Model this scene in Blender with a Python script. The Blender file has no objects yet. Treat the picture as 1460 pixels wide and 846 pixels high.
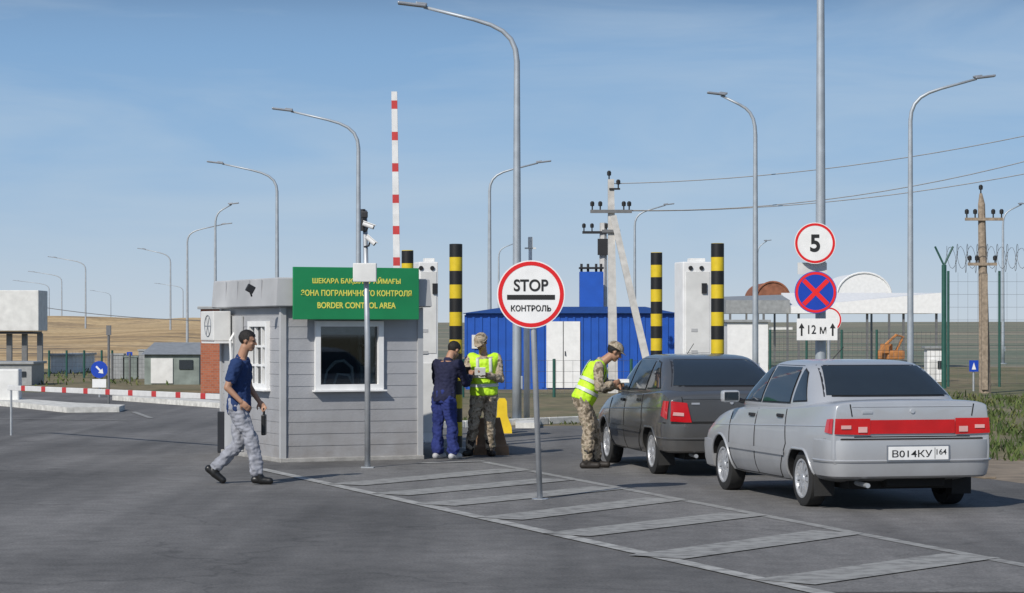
import bpy,bmesh,math,random
from mathutils import Vector,Matrix,noise
from mathutils.bvhtree import BVHTree
R=math.radians; V=Vector; PI=math.pi
random.seed(7)
F=3400.0;H=1.8;CX=730.0;HV=468.0
C=bpy.context.scene.collection
def G(u,v,z=0.0):
    d=F*(H-z)/(v-HV); return V(((u-CX)*d/F,d,z))
def P(u,v,d): return V(((u-CX)*d/F,d,H-(v-HV)*d/F))
def GX(u,d): return (u-CX)*d/F
# ---------------------------------------------------------------- materials
def nt(name):
    m=bpy.data.materials.new(name); m.use_nodes=True
    t=m.node_tree; b=t.nodes['Principled BSDF']; return m,t,b
def N(t,ty,**k):
    n=t.nodes.new(ty)
    for a,v in k.items(): setattr(n,a,v)
    return n
def mat(name,col,rough=.6,metal=0,var=.12,scale=6,bump=0,bscale=60,coat=0,spec=None):
    m,t,b=nt(name)
    tc=N(t,'ShaderNodeTexCoord'); no=N(t,'ShaderNodeTexNoise'); no.inputs['Scale'].default_value=scale; no.inputs['Detail'].default_value=6
    t.links.new(tc.outputs['Object'],no.inputs['Vector'])
    mr=N(t,'ShaderNodeMapRange'); mr.inputs['From Min'].default_value=.3; mr.inputs['From Max'].default_value=.7
    mr.inputs['To Min'].default_value=1-var; mr.inputs['To Max'].default_value=1+var
    t.links.new(no.outputs['Fac'],mr.inputs['Value'])
    vm=N(t,'ShaderNodeVectorMath',operation='SCALE'); vm.inputs[0].default_value=col[:3]
    t.links.new(mr.outputs[0],vm.inputs['Scale']); t.links.new(vm.outputs[0],b.inputs['Base Color'])
    b.inputs['Roughness'].default_value=rough; b.inputs['Metallic'].default_value=metal
    b.inputs['Coat Weight'].default_value=coat; b.inputs['Coat Roughness'].default_value=.08
    if spec is not None: b.inputs['Specular IOR Level'].default_value=spec
    if bump:
        n2=N(t,'ShaderNodeTexNoise'); n2.inputs['Scale'].default_value=bscale; n2.inputs['Detail'].default_value=4
        t.links.new(tc.outputs['Object'],n2.inputs['Vector'])
        bp=N(t,'ShaderNodeBump'); bp.inputs['Strength'].default_value=bump; bp.inputs['Distance'].default_value=.02
        t.links.new(n2.outputs['Fac'],bp.inputs['Height']); t.links.new(bp.outputs[0],b.inputs['Normal'])
    return m
def grime(m,z0,z1,amt):
    # dust rising from the ground on a wall or a car (object space height)
    t=m.node_tree; b=t.nodes['Principled BSDF']; src=b.inputs['Base Color'].links[0].from_socket
    tc=N(t,'ShaderNodeTexCoord'); s=N(t,'ShaderNodeSeparateXYZ'); t.links.new(tc.outputs['Object'],s.inputs[0])
    no=N(t,'ShaderNodeTexNoise'); no.inputs['Scale'].default_value=5; no.inputs['Detail'].default_value=7; t.links.new(tc.outputs['Object'],no.inputs['Vector'])
    mr=N(t,'ShaderNodeMapRange'); mr.inputs[1].default_value=z0; mr.inputs[2].default_value=z1; mr.inputs[3].default_value=amt; mr.inputs[4].default_value=0; t.links.new(s.outputs['Z'],mr.inputs[0])
    q=N(t,'ShaderNodeMath',operation='MULTIPLY'); t.links.new(mr.outputs[0],q.inputs[0]); t.links.new(no.outputs['Fac'],q.inputs[1])
    mx=N(t,'ShaderNodeMix',data_type='RGBA'); t.links.new(q.outputs[0],mx.inputs['Factor']); t.links.new(src,mx.inputs['A']); mx.inputs['B'].default_value=(.17,.14,.11,1)
    t.links.new(mx.outputs['Result'],b.inputs['Base Color']); return m
def stripe(name,axis,period,duty,ca,cb,phase=0,rough=.5):
    m,t,b=nt(name)
    tc=N(t,'ShaderNodeTexCoord'); s=N(t,'ShaderNodeSeparateXYZ'); t.links.new(tc.outputs['Object'],s.inputs[0])
    a=N(t,'ShaderNodeMath',operation='MULTIPLY_ADD'); a.inputs[1].default_value=1/period; a.inputs[2].default_value=phase+100
    t.links.new(s.outputs[axis],a.inputs[0])
    f=N(t,'ShaderNodeMath',operation='FRACT'); t.links.new(a.outputs[0],f.inputs[0])
    g=N(t,'ShaderNodeMath',operation='LESS_THAN'); g.inputs[1].default_value=duty; t.links.new(f.outputs[0],g.inputs[0])
    mx=N(t,'ShaderNodeMix',data_type='RGBA'); mx.inputs['A'].default_value=(*ca,1); mx.inputs['B'].default_value=(*cb,1)
    t.links.new(g.outputs[0],mx.inputs['Factor'])
    no=N(t,'ShaderNodeTexNoise'); no.inputs['Scale'].default_value=9; no.inputs['Detail'].default_value=6; t.links.new(tc.outputs['Object'],no.inputs['Vector'])
    m2=N(t,'ShaderNodeMix',data_type='RGBA',blend_type='MULTIPLY'); m2.inputs['Factor'].default_value=.35
    t.links.new(mx.outputs['Result'],m2.inputs['A']); t.links.new(no.outputs['Fac'],m2.inputs['B'])
    t.links.new(m2.outputs['Result'],b.inputs['Base Color']); b.inputs['Roughness'].default_value=rough
    return m
def camo(name):
    m,t,b=nt(name)
    tc=N(t,'ShaderNodeTexCoord'); no=N(t,'ShaderNodeTexNoise'); no.inputs['Scale'].default_value=13; no.inputs['Detail'].default_value=2.5
    t.links.new(tc.outputs['Object'],no.inputs['Vector'])
    r=N(t,'ShaderNodeValToRGB'); r.color_ramp.interpolation='CONSTANT'
    e=r.color_ramp.elements; e[0].position=0; e[0].color=(.15,.12,.08,1); e[1].position=.42; e[1].color=(.33,.27,.20,1)
    x=e.new(.5); x.color=(.44,.37,.28,1); x=e.new(.57); x.color=(.20,.18,.12,1); x=e.new(.61); x.color=(.35,.28,.20,1)
    t.links.new(no.outputs['Fac'],r.inputs[0]); t.links.new(r.outputs[0],b.inputs['Base Color']); b.inputs['Roughness'].default_value=.9
    return m
def glassm(name,tint=(.62,.68,.70)):
    m=bpy.data.materials.new(name); m.use_nodes=True; t=m.node_tree; t.nodes.clear()
    o=N(t,'ShaderNodeOutputMaterial'); tr=N(t,'ShaderNodeBsdfTransparent'); tr.inputs[0].default_value=(*tint,1)
    g=N(t,'ShaderNodeBsdfGlossy'); g.inputs['Roughness'].default_value=.02
    fr=N(t,'ShaderNodeFresnel'); fr.inputs[0].default_value=1.7
    mx=N(t,'ShaderNodeMixShader'); t.links.new(fr.outputs[0],mx.inputs[0]); t.links.new(tr.outputs[0],mx.inputs[1]); t.links.new(g.outputs[0],mx.inputs[2]); t.links.new(mx.outputs[0],o.inputs[0])
    return m
def brickm():
    m,t,b=nt('brick'); tc=N(t,'ShaderNodeTexCoord'); mp=N(t,'ShaderNodeMapping'); mp.inputs['Rotation'].default_value=(R(90),0,0)
    t.links.new(tc.outputs['Object'],mp.inputs[0]); k=N(t,'ShaderNodeTexBrick'); k.inputs['Scale'].default_value=4
    k.inputs['Color1'].default_value=(.44,.14,.07,1); k.inputs['Color2'].default_value=(.34,.10,.05,1); k.inputs['Mortar'].default_value=(.3,.2,.15,1)
    t.links.new(mp.outputs[0],k.inputs['Vector']); t.links.new(k.outputs[0],b.inputs['Base Color']); b.inputs['Roughness'].default_value=.9; return m
def asphalt(name,lum,patchy=.25,mark=None):
    m,t,b=nt(name); L=t.links.new
    tc=N(t,'ShaderNodeTexCoord')
    def noi(sc,det,mp=None,dist=0):
        n=N(t,'ShaderNodeTexNoise'); n.inputs['Scale'].default_value=sc; n.inputs['Detail'].default_value=det; n.inputs['Distortion'].default_value=dist
        L((mp or tc).outputs['Object' if mp is None else 0],n.inputs['Vector']); return n
    def rng(n,a,b2,f0=.3,f1=.7):
        r=N(t,'ShaderNodeMapRange'); r.inputs[1].default_value=f0; r.inputs[2].default_value=f1; r.inputs[3].default_value=a; r.inputs[4].default_value=b2
        L(n.outputs[0],r.inputs[0]); return r
    def mul(a,c):
        q=N(t,'ShaderNodeMath',operation='MULTIPLY'); L(a.outputs[0],q.inputs[0]); L(c.outputs[0],q.inputs[1]); return q
    mp=N(t,'ShaderNodeMapping'); mp.inputs['Rotation'].default_value=(0,0,R(-19)); mp.inputs['Scale'].default_value=(1.3,.07,1); L(tc.outputs['Object'],mp.inputs[0])
    mp3=N(t,'ShaderNodeMapping'); mp3.inputs['Rotation'].default_value=(0,0,R(58)); mp3.inputs['Scale'].default_value=(.9,.05,1); L(tc.outputs['Object'],mp3.inputs[0])
    a=rng(noi(.25,5),1-patchy,1+patchy); s=rng(noi(1.0,3,mp,.4),.80,1.15); s3=rng(noi(1.0,3,mp3,.8),.80,1.14)
    g=rng(noi(45,3),.74,1.26); g2=rng(noi(4,8),.86,1.14)
    v=mul(mul(mul(mul(a,s),s3),g),g2)
    vo=N(t,'ShaderNodeTexVoronoi',feature='DISTANCE_TO_EDGE'); vo.inputs['Scale'].default_value=.22
    dn=noi(1.2,5); vm=N(t,'ShaderNodeVectorMath',operation='MULTIPLY_ADD'); L(dn.outputs['Color'],vm.inputs[0]); vm.inputs[1].default_value=(1.6,1.6,0); L(tc.outputs['Object'],vm.inputs[2]); L(vm.outputs[0],vo.inputs['Vector'])
    cr=rng(vo,.72,1,0,.006); v=mul(v,cr)
    ob=rng(noi(1.1,4),1,.78,.66,.74); v=mul(v,ob)
    col=N(t,'ShaderNodeVectorMath',operation='SCALE'); col.inputs[0].default_value=(lum*1.03,lum*1.0,lum*.97); L(v.outputs[0],col.inputs['Scale'])
    out=col.outputs[0]
    if mark:
        w=rng(noi(7,8),1,.25,.42,.66); mx=N(t,'ShaderNodeMix',data_type='RGBA'); L(w.outputs[0],mx.inputs['Factor']); L(out,mx.inputs['A'])
        mx.inputs['B'].default_value=(mark,mark,mark*.96,1); out=mx.outputs['Result']
    L(out,b.inputs['Base Color']); b.inputs['Roughness'].default_value=.9
    bp=N(t,'ShaderNodeBump'); bp.inputs['Strength'].default_value=.35; bp.inputs['Distance'].default_value=.01; L(noi(70,3).outputs[0],bp.inputs['Height']); L(bp.outputs[0],b.inputs['Normal'])
    return m
def fieldm(name,stops,sc=.05,stretch=(1,.5,1)):
    m,t,b=nt(name); tc=N(t,'ShaderNodeTexCoord'); no=N(t,'ShaderNodeTexNoise'); no.inputs['Scale'].default_value=sc; no.inputs['Detail'].default_value=9; no.inputs['Roughness'].default_value=.65
    mp=N(t,'ShaderNodeMapping'); mp.inputs['Scale'].default_value=stretch; t.links.new(tc.outputs['Object'],mp.inputs[0]); t.links.new(mp.outputs[0],no.inputs['Vector'])
    r=N(t,'ShaderNodeValToRGB'); e=r.color_ramp.elements
    e[0].position=stops[0][0]; e[0].color=(*stops[0][1],1); e[1].position=stops[-1][0]; e[1].color=(*stops[-1][1],1)
    for p,c in stops[1:-1]: q=e.new(p); q.color=(*c,1)
    t.links.new(no.outputs['Fac'],r.inputs[0])
    n2=N(t,'ShaderNodeTexNoise'); n2.inputs['Scale'].default_value=2.5; n2.inputs['Detail'].default_value=8; t.links.new(tc.outputs['Object'],n2.inputs['Vector'])
    mx=N(t,'ShaderNodeMix',data_type='RGBA',blend_type='OVERLAY'); mx.inputs['Factor'].default_value=.7; t.links.new(r.outputs[0],mx.inputs['A']); t.links.new(n2.outputs['Fac'],mx.inputs['B'])
    t.links.new(mx.outputs['Result'],b.inputs['Base Color']); b.inputs['Roughness'].default_value=.95; return m
M={}
M['asphalt']=asphalt('asphalt',.135,.3)
M['island_asphalt']=asphalt('island_asphalt',.165,.14)
M['mark']=asphalt('road_paint',.17,.1,.40)
M['mark2']=asphalt('faded_road_paint',.17,.1,.31)
M['ground']=fieldm('dry_ground',[(.35,(.09,.095,.04)),(.48,(.20,.16,.09)),(.58,(.11,.115,.05)),(.7,(.26,.21,.13))],.12)
M['field']=fieldm('far_field',[(.36,(.10,.13,.10)),(.45,(.26,.22,.16)),(.52,(.11,.145,.10)),(.58,(.32,.27,.19)),(.66,(.15,.16,.13))],.02,(.25,1,1))
M['gold']=fieldm('golden_mound',[(.36,(.14,.11,.08)),(.43,(.40,.27,.13)),(.52,(.58,.42,.22)),(.58,(.30,.21,.12)),(.66,(.50,.37,.20))],.09,(.4,1,3))
M['dirt']=fieldm('dirt_shoulder',[(.3,(.18,.14,.10)),(.7,(.28,.23,.17))],.6)
M['kerb']=mat('kerb_concrete',(.62,.61,.57),.9,var=.25,bump=.3)
M['conc']=mat('grey_concrete',(.36,.35,.33),.9,var=.2,bump=.4)
M['brownc']=mat('brown_block',(.24,.15,.09),.9,var=.3,bump=.4)
M['galv']=mat('galvanised',(.46,.48,.50),.45,.5,var=.15)
M['lamp']=mat('lamp_pole_grey',(.40,.44,.48),.5,.35,var=.1)
M['head']=mat('lamp_head_grey',(.22,.24,.27),.45,.3)
M['siding']=grime(mat('grey_siding',(.37,.375,.39),.62,var=.10,scale=2,bump=.15,bscale=25),.1,1.0,.7)
M['trim']=mat('grey_trim',(.44,.445,.45),.6,var=.12,scale=2)
M['white']=mat('white_paint',(.80,.80,.79),.5,var=.06)
M['dirtywhite']=mat('dirty_white',(.68,.68,.66),.6,var=.12,scale=3)
M['black']=mat('black_plastic',(.02,.02,.022),.5)
M['rubber']=mat('rubber',(.022,.022,.022),.85,bump=.2)
M['red']=mat('red_sign',(.68,.012,.015),.4,var=.05)
M['crossred']=mat('bright_red_cross',(.80,.02,.02),.4,var=.03)
M['blue']=mat('blue_sign',(.008,.055,.42),.4,var=.05)
M['signblack']=mat('sign_black',(.015,.015,.015),.5)
M['green']=mat('green_sign',(.012,.24,.085),.5,var=.10,scale=2)
M['yellowtext']=mat('yellow_letters',(.80,.76,.13),.5,var=.02)
M['yellow']=mat('yellow_plastic',(.8,.55,.02),.5)
M['bluewall']=mat('blue_container',(.010,.085,.42),.5,var=.12,scale=2)
M['bluedark']=mat('blue_roof',(.012,.06,.24),.6)
M['oldwood']=mat('weathered_wood',(.30,.24,.18),.9,var=.3,scale=12)
M['concpole']=mat('concrete_pole',(.52,.51,.49),.85,var=.15)
M['brown']=mat('rust_roof',(.26,.10,.055),.8,var=.35,scale=3)
M['orange']=mat('orange_machine',(.48,.20,.06),.7,var=.3)
M['greenpost']=mat('dark_green_post',(.02,.09,.07),.5)
M['wire']=mat('steel_wire',(.20,.20,.20),.5,.5)
M['roofmetal']=mat('metal_roof',(.34,.35,.35),.5,.3,var=.15)
M['shedgreen']=mat('grey_green_sheet',(.20,.235,.215),.7,var=.25,scale=3)
M['brick']=brickm()
M['glass']=glassm('window_glass')
M['interior']=mat('interior',(.42,.42,.40),.8)
M['int_light']=mat('curtain',(.75,.75,.73),.8)
M['carglass']=mat('car_glass',(.022,.030,.038),.05,var=.05,spec=1.0)
M['silver']=grime(mat('silver_paint',(.50,.515,.535),.34,.35,var=.05,scale=2,coat=.5),.2,.75,.55)
M['dgrey']=grime(mat('dark_grey_paint',(.115,.118,.12),.30,.45,var=.06,scale=2,coat=.6),.2,.8,.6)
M['well']=mat('wheel_well',(.012,.012,.012),.9)
M['rim']=mat('alloy',(.62,.63,.65),.35,.6)
M['tail']=mat('red_lamp',(.55,.008,.012),.15,coat=.8)
M['tail2']=mat('red_panel',(.50,.008,.012),.22,coat=.5)
M['clear']=mat('clear_lamp',(.70,.40,.38),.15,coat=.6)
M['skin']=mat('skin',(.40,.22,.14),.55,var=.06)
M['hair']=mat('black_hair',(.012,.010,.009),.7,bump=.5,bscale=90)
M['navy']=mat('navy_cloth',(.012,.035,.12),.9,var=.15,bump=.2)
M['navydark']=mat('dark_jacket',(.012,.014,.045),.9,var=.2)
M['workblue']=mat('blue_trousers',(.018,.03,.15),.9,var=.2)
M['jeans']=mat('grey_jeans',(.30,.31,.35),.9,var=.25,scale=10,bump=.2)
M['hivis']=mat('hivis',(.55,.88,.03),.6,var=.08)
M['reflect']=mat('reflective',(.62,.64,.60),.4)
M['camo']=camo('camouflage')
M['boot']=mat('boot',(.025,.02,.016),.6)
M['shoe']=mat('black_shoe',(.012,.012,.012),.4)
M['wshoe']=mat('pale_shoe',(.45,.45,.46),.6)
M['eye']=mat('eye',(.03,.02,.015),.2)
M['lip']=mat('lips',(.30,.12,.09),.5)
M['paper']=mat('paper',(.75,.75,.72),.7)
M['weed']=fieldm('weed_leaf',[(.3,(.04,.075,.018)),(.5,(.075,.11,.028)),(.7,(.19,.17,.07))],1.2)
M['boom']=stripe('boom_red_white','X',.72,.20,(.80,.80,.79),(.6,.05,.05))
M['boomv']=stripe('boom_red_white_up','Z',.46,.27,(.82,.82,.81),(.62,.05,.05),.1)
M['bollard']=stripe('bollard_bands','Z',.41,.5,(.82,.60,.02),(.015,.015,.015),.03)
# ---------------------------------------------------------------- geometry helpers
def T(x=0,y=0,z=0,rz=0): return Matrix.Translation((x,y,z))@Matrix.Rotation(rz,4,'Z')
def box(bm,c,s,M_=None,bev=0):
    g=bmesh.ops.create_cube(bm,size=1); vs=g['verts']
    bmesh.ops.scale(bm,vec=s,verts=vs); bmesh.ops.translate(bm,vec=c,verts=vs)
    if bev:
        es=list({e for v in vs for e in v.link_edges}); r=bmesh.ops.bevel(bm,geom=es,offset=bev,segments=2,affect='EDGES',profile=.6)
        vs=list({v for f in r['faces'] for v in f.verts}|{v for v in vs if v.is_valid})
    if M_ is not None: bmesh.ops.transform(bm,matrix=M_,verts=[v for v in vs if v.is_valid])
def loft(bm,rings,cap=True,close=True):
    rv=[[bm.verts.new(p) for p in r] for r in rings]; n=len(rv[0])
    for a,b in zip(rv,rv[1:]):
        for i in range(n if close else n-1):
            j=(i+1)%n; bm.faces.new((a[i],a[j],b[j],b[i]))
    if cap:
        bm.faces.new(rv[0][::-1]); bm.faces.new(rv[-1])
    return rv
def tube(bm,pts,r,n=8,cap=True):
    pts=[V(p) for p in pts]; rs=r if isinstance(r,(list,tuple)) else [r]*len(pts); rings=[]; ref=None
    for i,p in enumerate(pts):
        t=((pts[min(i+1,len(pts)-1)]-pts[max(i-1,0)])).normalized()
        if ref is None: ref=t.orthogonal().normalized()
        ref=(ref-t*ref.dot(t)).normalized(); b=t.cross(ref)
        rings.append([p+ref*math.cos(2*PI*k/n)*rs[i]+b*math.sin(2*PI*k/n)*rs[i] for k in range(n)])
    loft(bm,rings,cap)
def ell(bm,c,ax,ay,az,seg=14):
    M_=Matrix(((ax.x,ay.x,az.x,c.x),(ax.y,ay.y,az.y,c.y),(ax.z,ay.z,az.z,c.z),(0,0,0,1)))
    return bmesh.ops.create_uvsphere(bm,u_segments=seg,v_segments=seg-4,radius=1,matrix=M_)['verts']
def cap_(bm,p0,r0,p1,r1,n=12):
    p0=V(p0);p1=V(p1)
    for p,r in ((p0,r0),(p1,r1)): bmesh.ops.create_uvsphere(bm,u_segments=n,v_segments=8,radius=r,matrix=Matrix.Translation(p))
    if (p1-p0).length>1e-4: tube(bm,[p0,p1],[r0,r1],n)
def prism(bm,pts,y0,y1):
    a=[bm.verts.new((x,y0,z)) for x,z in pts]; b=[bm.verts.new((x,y1,z)) for x,z in pts]; n=len(pts)
    bm.faces.new(a); bm.faces.new(b[::-1])
    for i in range(n): j=(i+1)%n; bm.faces.new((a[j],a[i],b[i],b[j]))
def lathe_x(bm,prof,n=32,M_=None):
    rings=[]
    for k in range(n):
        a=2*PI*k/n; rings.append([V((x,r*math.cos(a),r*math.sin(a))) for x,r in prof])
    if M_ is not None: rings=[[M_@p for p in r] for r in rings]
    rv=[[bm.verts.new(p) for p in r] for r in rings]; m=len(prof)
    for k in range(n):
        a=rv[k]; b=rv[(k+1)%n]
        for i in range(m): j=(i+1)%m; bm.faces.new((a[i],a[j],b[j],b[i]))
def B(): return bmesh.new()
def obj(name,bm,m,parent=None,smooth=False,loc=None,norm=True):
    if norm: bmesh.ops.recalc_face_normals(bm,faces=bm.faces)
    me=bpy.data.meshes.new(name); bm.to_mesh(me); bm.free()
    for x in (m if isinstance(m,list) else [m]): me.materials.append(x)
    if smooth:
        for p in me.polygons: p.use_smooth=True
        if smooth=='auto':
            try: me.set_sharp_from_angle(angle=R(35))
            except Exception: pass
    o=bpy.data.objects.new(name,me); C.objects.link(o)
    if parent: o.parent=parent
    if loc is not None: o.location=loc
    return o
def bobj(name,c,s,m,parent,M_=None,bev=0):
    bm=B(); box(bm,c,s,M_,bev); return obj(name,bm,m,parent)
def tobj(name,pts,r,n,m,parent,smooth=False):
    bm=B(); tube(bm,pts,r,n); return obj(name,bm,m,parent,smooth)
def thing(name,label,cat,loc=(0,0,0),rz=0,group=None):
    o=bpy.data.objects.new(name,None); C.objects.link(o); o.empty_display_size=.1
    o.location=loc; o.rotation_euler=(0,0,rz); o['label']=label; o['category']=cat
    if group: o['group']=group
    return o
def tag(o,label,cat,group=None,kind=None):
    o['label']=label; o['category']=cat
    if group: o['group']=group
    if kind: o['kind']=kind
    return o
def struct(name,bm,m,smooth=False):
    o=obj(name,bm,m,None,smooth); o['kind']='structure'; o['label']=name.replace('_',' ')+' of the border crossing'; o['category']=name.replace('_',' '); return o
def evalmesh(o):
    bpy.context.view_layer.update(); dg=bpy.context.evaluated_depsgraph_get()
    return bpy.data.meshes.new_from_object(o.evaluated_get(dg))
def text(body,size,m,parent,loc,width=None,bold=0,ext=.002,name='lettering',height=None):
    cu=bpy.data.curves.new('t','FONT'); cu.body=body; cu.size=size; cu.align_x='CENTER'; cu.align_y='CENTER'; cu.extrude=ext; cu.offset=bold
    ob=bpy.data.objects.new('t',cu); me=bpy.data.meshes.new_from_object(ob)
    xs=[v.co.x for v in me.vertices]; ys=[v.co.y for v in me.vertices]
    cx=(min(xs)+max(xs))/2; cy=(min(ys)+max(ys))/2
    sx=width/(max(xs)-min(xs)) if width else 1; sy=height/(max(ys)-min(ys)) if height else 1
    for v in me.vertices: v.co=V(((v.co.x-cx)*sx,-v.co.z,(v.co.y-cy)*sy))
    me.materials.clear(); me.materials.append(m); me.name=name
    o=bpy.data.objects.new(name,me); C.objects.link(o); o.parent=parent; o.location=loc
    bpy.data.objects.remove(ob); return o
def disc(bm,r,y,th,n=48,c=(0,0)):
    tube(bm,[(c[0],y,c[1]),(c[0],y+th,c[1])],r,n)
def ringd(bm,r0,r1,y,th,n=48):
    pts=[(r0,y),(r1,y),(r1,y+th),(r0,y+th)]; rv=[]
    for k in range(n):
        a=2*PI*k/n; rv.append([bm.verts.new((r*math.cos(a),yy,r*math.sin(a))) for r,yy in pts])
    for k in range(n):
        a=rv[k]; b=rv[(k+1)%n]
        for i in range(4): j=(i+1)%4; bm.faces.new((a[i],a[j],b[j],b[i]))
# ---------------------------------------------------------------- world, sun, camera
sc=bpy.context.scene
w=bpy.data.worlds.new('World'); sc.world=w; w.use_nodes=True; t=w.node_tree; L=t.links.new
bg=t.nodes['Background']; sky=N(t,'ShaderNodeTexSky',sky_type='NISHITA'); sky.sun_disc=False
EL=R(38); AZ=math.atan2(-.51,-.86)%(2*PI)
sky.sun_elevation=EL; sky.sun_rotation=AZ; sky.air_density=1.0; sky.dust_density=.6; sky.ozone_density=2.5
tc=N(t,'ShaderNodeTexCoord'); sp=N(t,'ShaderNodeSeparateXYZ'); L(tc.outputs['Generated'],sp.inputs[0])
ra=N(t,'ShaderNodeValToRGB'); e=ra.color_ramp.elements
e[0].position=0; e[0].color=(5.6,6.4,7.3,1); e[1].position=.142; e[1].color=(1.3,2.4,4.2,1)
q=e.new(.03); q.color=(4.2,5.5,7.1,1); q=e.new(.075); q.color=(2.75,4.5,6.9,1); q=e.new(.115); q.color=(2.1,3.8,6.3,1); q=e.new(.128); q.color=(1.9,3.4,5.7,1)
L(sp.outputs['Z'],ra.inputs[0])
mp=N(t,'ShaderNodeMapping'); mp.inputs['Scale'].default_value=(2.2,1.0,13); mp.inputs['Rotation'].default_value=(0,R(4),0); L(tc.outputs['Generated'],mp.inputs[0])
cn=N(t,'ShaderNodeTexNoise'); cn.inputs['Scale'].default_value=2.3; cn.inputs['Detail'].default_value=6; cn.inputs['Roughness'].default_value=.55; cn.inputs['Distortion'].default_value=.5; L(mp.outputs[0],cn.inputs['Vector'])
cr=N(t,'ShaderNodeMapRange'); cr.inputs[1].default_value=.42; cr.inputs[2].default_value=.75; cr.inputs[3].default_value=0; cr.inputs[4].default_value=.5; L(cn.outputs['Fac'],cr.inputs[0])
cm=N(t,'ShaderNodeMix',data_type='RGBA'); L(cr.outputs[0],cm.inputs['Factor']); L(ra.outputs[0],cm.inputs['A']); cm.inputs['B'].default_value=(5.0,6.0,7.1,1)
fr=N(t,'ShaderNodeMapRange'); fr.inputs[1].default_value=.14; fr.inputs[2].default_value=.35; fr.inputs[3].default_value=.9; fr.inputs[4].default_value=0; L(sp.outputs['Z'],fr.inputs[0])
mm=N(t,'ShaderNodeMix',data_type='RGBA'); L(fr.outputs[0],mm.inputs['Factor']); L(sky.outputs[0],mm.inputs['A']); L(cm.outputs['Result'],mm.inputs['B'])
L(mm.outputs['Result'],bg.inputs['Color']); bg.inputs['Strength'].default_value=.1
l=V((.51*math.cos(EL),.86*math.cos(EL),-math.sin(EL))).normalized()
sl=bpy.data.lights.new('Sun','SUN'); sl.energy=3.7; sl.angle=R(.5); sl.color=(1,.95,.87)
so=bpy.data.objects.new('Sun',sl); C.objects.link(so); so.rotation_mode='QUATERNION'; so.rotation_quaternion=l.to_track_quat('-Z','Y')
cam=bpy.data.cameras.new('Camera'); co=bpy.data.objects.new('Camera',cam); C.objects.link(co); sc.camera=co
co.location=(0,0,H); co.rotation_euler=(R(90),0,0); cam.sensor_width=36; cam.lens=36*F/1460; cam.shift_y=(HV-423)/1460; cam.clip_end=9000; cam.clip_start=.5
sc.view_settings.view_transform='Standard'; sc.view_settings.look='None'; sc.view_settings.exposure=0
# ---------------------------------------------------------------- ground
def sheet(name,pts,z,m):
    bm=B(); bm.faces.new([bm.verts.new((x,y,z)) for x,y in pts]); bmesh.ops.triangulate(bm,faces=bm.faces)
    for f in bm.faces:
        if f.normal.z<0: f.normal_flip()
    me=bpy.data.meshes.new(name); bm.to_mesh(me); bm.free(); me.materials.append(m); o=bpy.data.objects.new(name,me); C.objects.link(o)
    o['kind']='structure'; o['label']=name.replace('_',' ')+' at the border crossing'; o['category']=name.replace('_',' '); return o
bm=B(); xs=[-3500,-1200,-500,-250,-120,-60,-20,20,60,120,250,500,1200,3500]; ys=[-300,-20,60,110,160,220,320,500,800,1300,2200,4000]
def gz(x,y):
    if y<200: return 0
    a=min(1,(y-200)/1200); return a*(4.5+5*noise.noise(V((x*.002,y*.002,0))))*(1 if y<3000 else .6)
gv=[[bm.verts.new((x,y,gz(x,y))) for x in xs] for y in ys]
for a,b_ in zip(gv,gv[1:]):
    for i in range(len(xs)-1): bm.faces.new((a[i],a[i+1],b_[i+1],b_[i]))
for f in bm.faces: f.material_index=1 if f.calc_center_median().y>110 else 0
struct('ground',bm,[M['ground'],M['field']])
sheet('road',[(-60,-15),(17,-15),(11.3,8),(5.9,27.6),(3.2,37),(1.35,43.9),(-1.6,43.2),(-2.2,60),(-8,66),(-60,72)],.004,M['asphalt'])
sheet('dirt_shoulder',[(17.1,-15),(18.9,-15),(13.6,8),(8.2,27.6),(5.2,38),(1.6,46),(1.36,43.9),(3.21,37),(5.91,27.6),(11.32,8)],.004,M['dirt'])
def gp(u,v): p=G(u,v); return (p.x,p.y)
sheet('marked_island',[gp(385,672),gp(1165,846),gp(1480,846),gp(1480,812),gp(690,660),gp(610,662)],.008,M['island_asphalt'])
def line(name,a,b_,w_,m,z=.012):
    a=V(a);b_=V(b_);d=(b_-a).normalized();n=V((-d.y,d.x))*w_/2
    return sheet(name,[tuple(a-n),tuple(b_-n),tuple(b_+n),tuple(a+n)],z,m)
la=V(gp(382,672)); lb=V(gp(1165,846)); dd=(lb-la).normalized()
line('road_marking',la-dd*.4,lb+dd*4,.15,M['mark'])
ra_=V(gp(690,660)); rb=V(gp(1460,808)); d2=(rb-ra_).normalized()
line('road_marking',ra_,rb+d2*4,.13,M['mark2'])
for a,b_ in [((492,693),(735,671)),((556,707),(795,685)),((620,722),(872,697)),((712,742),(952,713)),((806,765),(1062,735)),((935,797),(1195,761)),((1118,833),(1385,795))]:
    line('road_marking',gp(*a),gp(*b_),.52,M['mark2'],.016)
line('road_marking',gp(595,662),gp(690,659),.12,M['mark'],.016)
for a,b_ in [((0,598),(180,600)),((190,588),(215,597))]: line('road_marking',gp(*a),gp(*b_),.12,M['mark2'])
def kerb(pts,w_=.16,h=.13,m=None):
    bm=B()
    for a,b_ in zip(pts,pts[1:]):
        a=V((a[0],a[1],0));b_=V((b_[0],b_[1],0)); d=b_-a; L_=d.length; k=max(1,int(L_/1.0)); ang=math.atan2(d.y,d.x)
        for i in range(k): 
            p=a+d*((i+.5)/k); box(bm,(0,0,h/2),(L_/k-.012,w_,h),T(p.x,p.y,0,ang),.015)
    return struct('kerb',bm,m or M['kerb'])
kerb([gp(596,613),gp(835,603)]); kerb([gp(835,603),(3.2,37.2),(5.7,28.4)],h=.03,m=M['dirt'])
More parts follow.
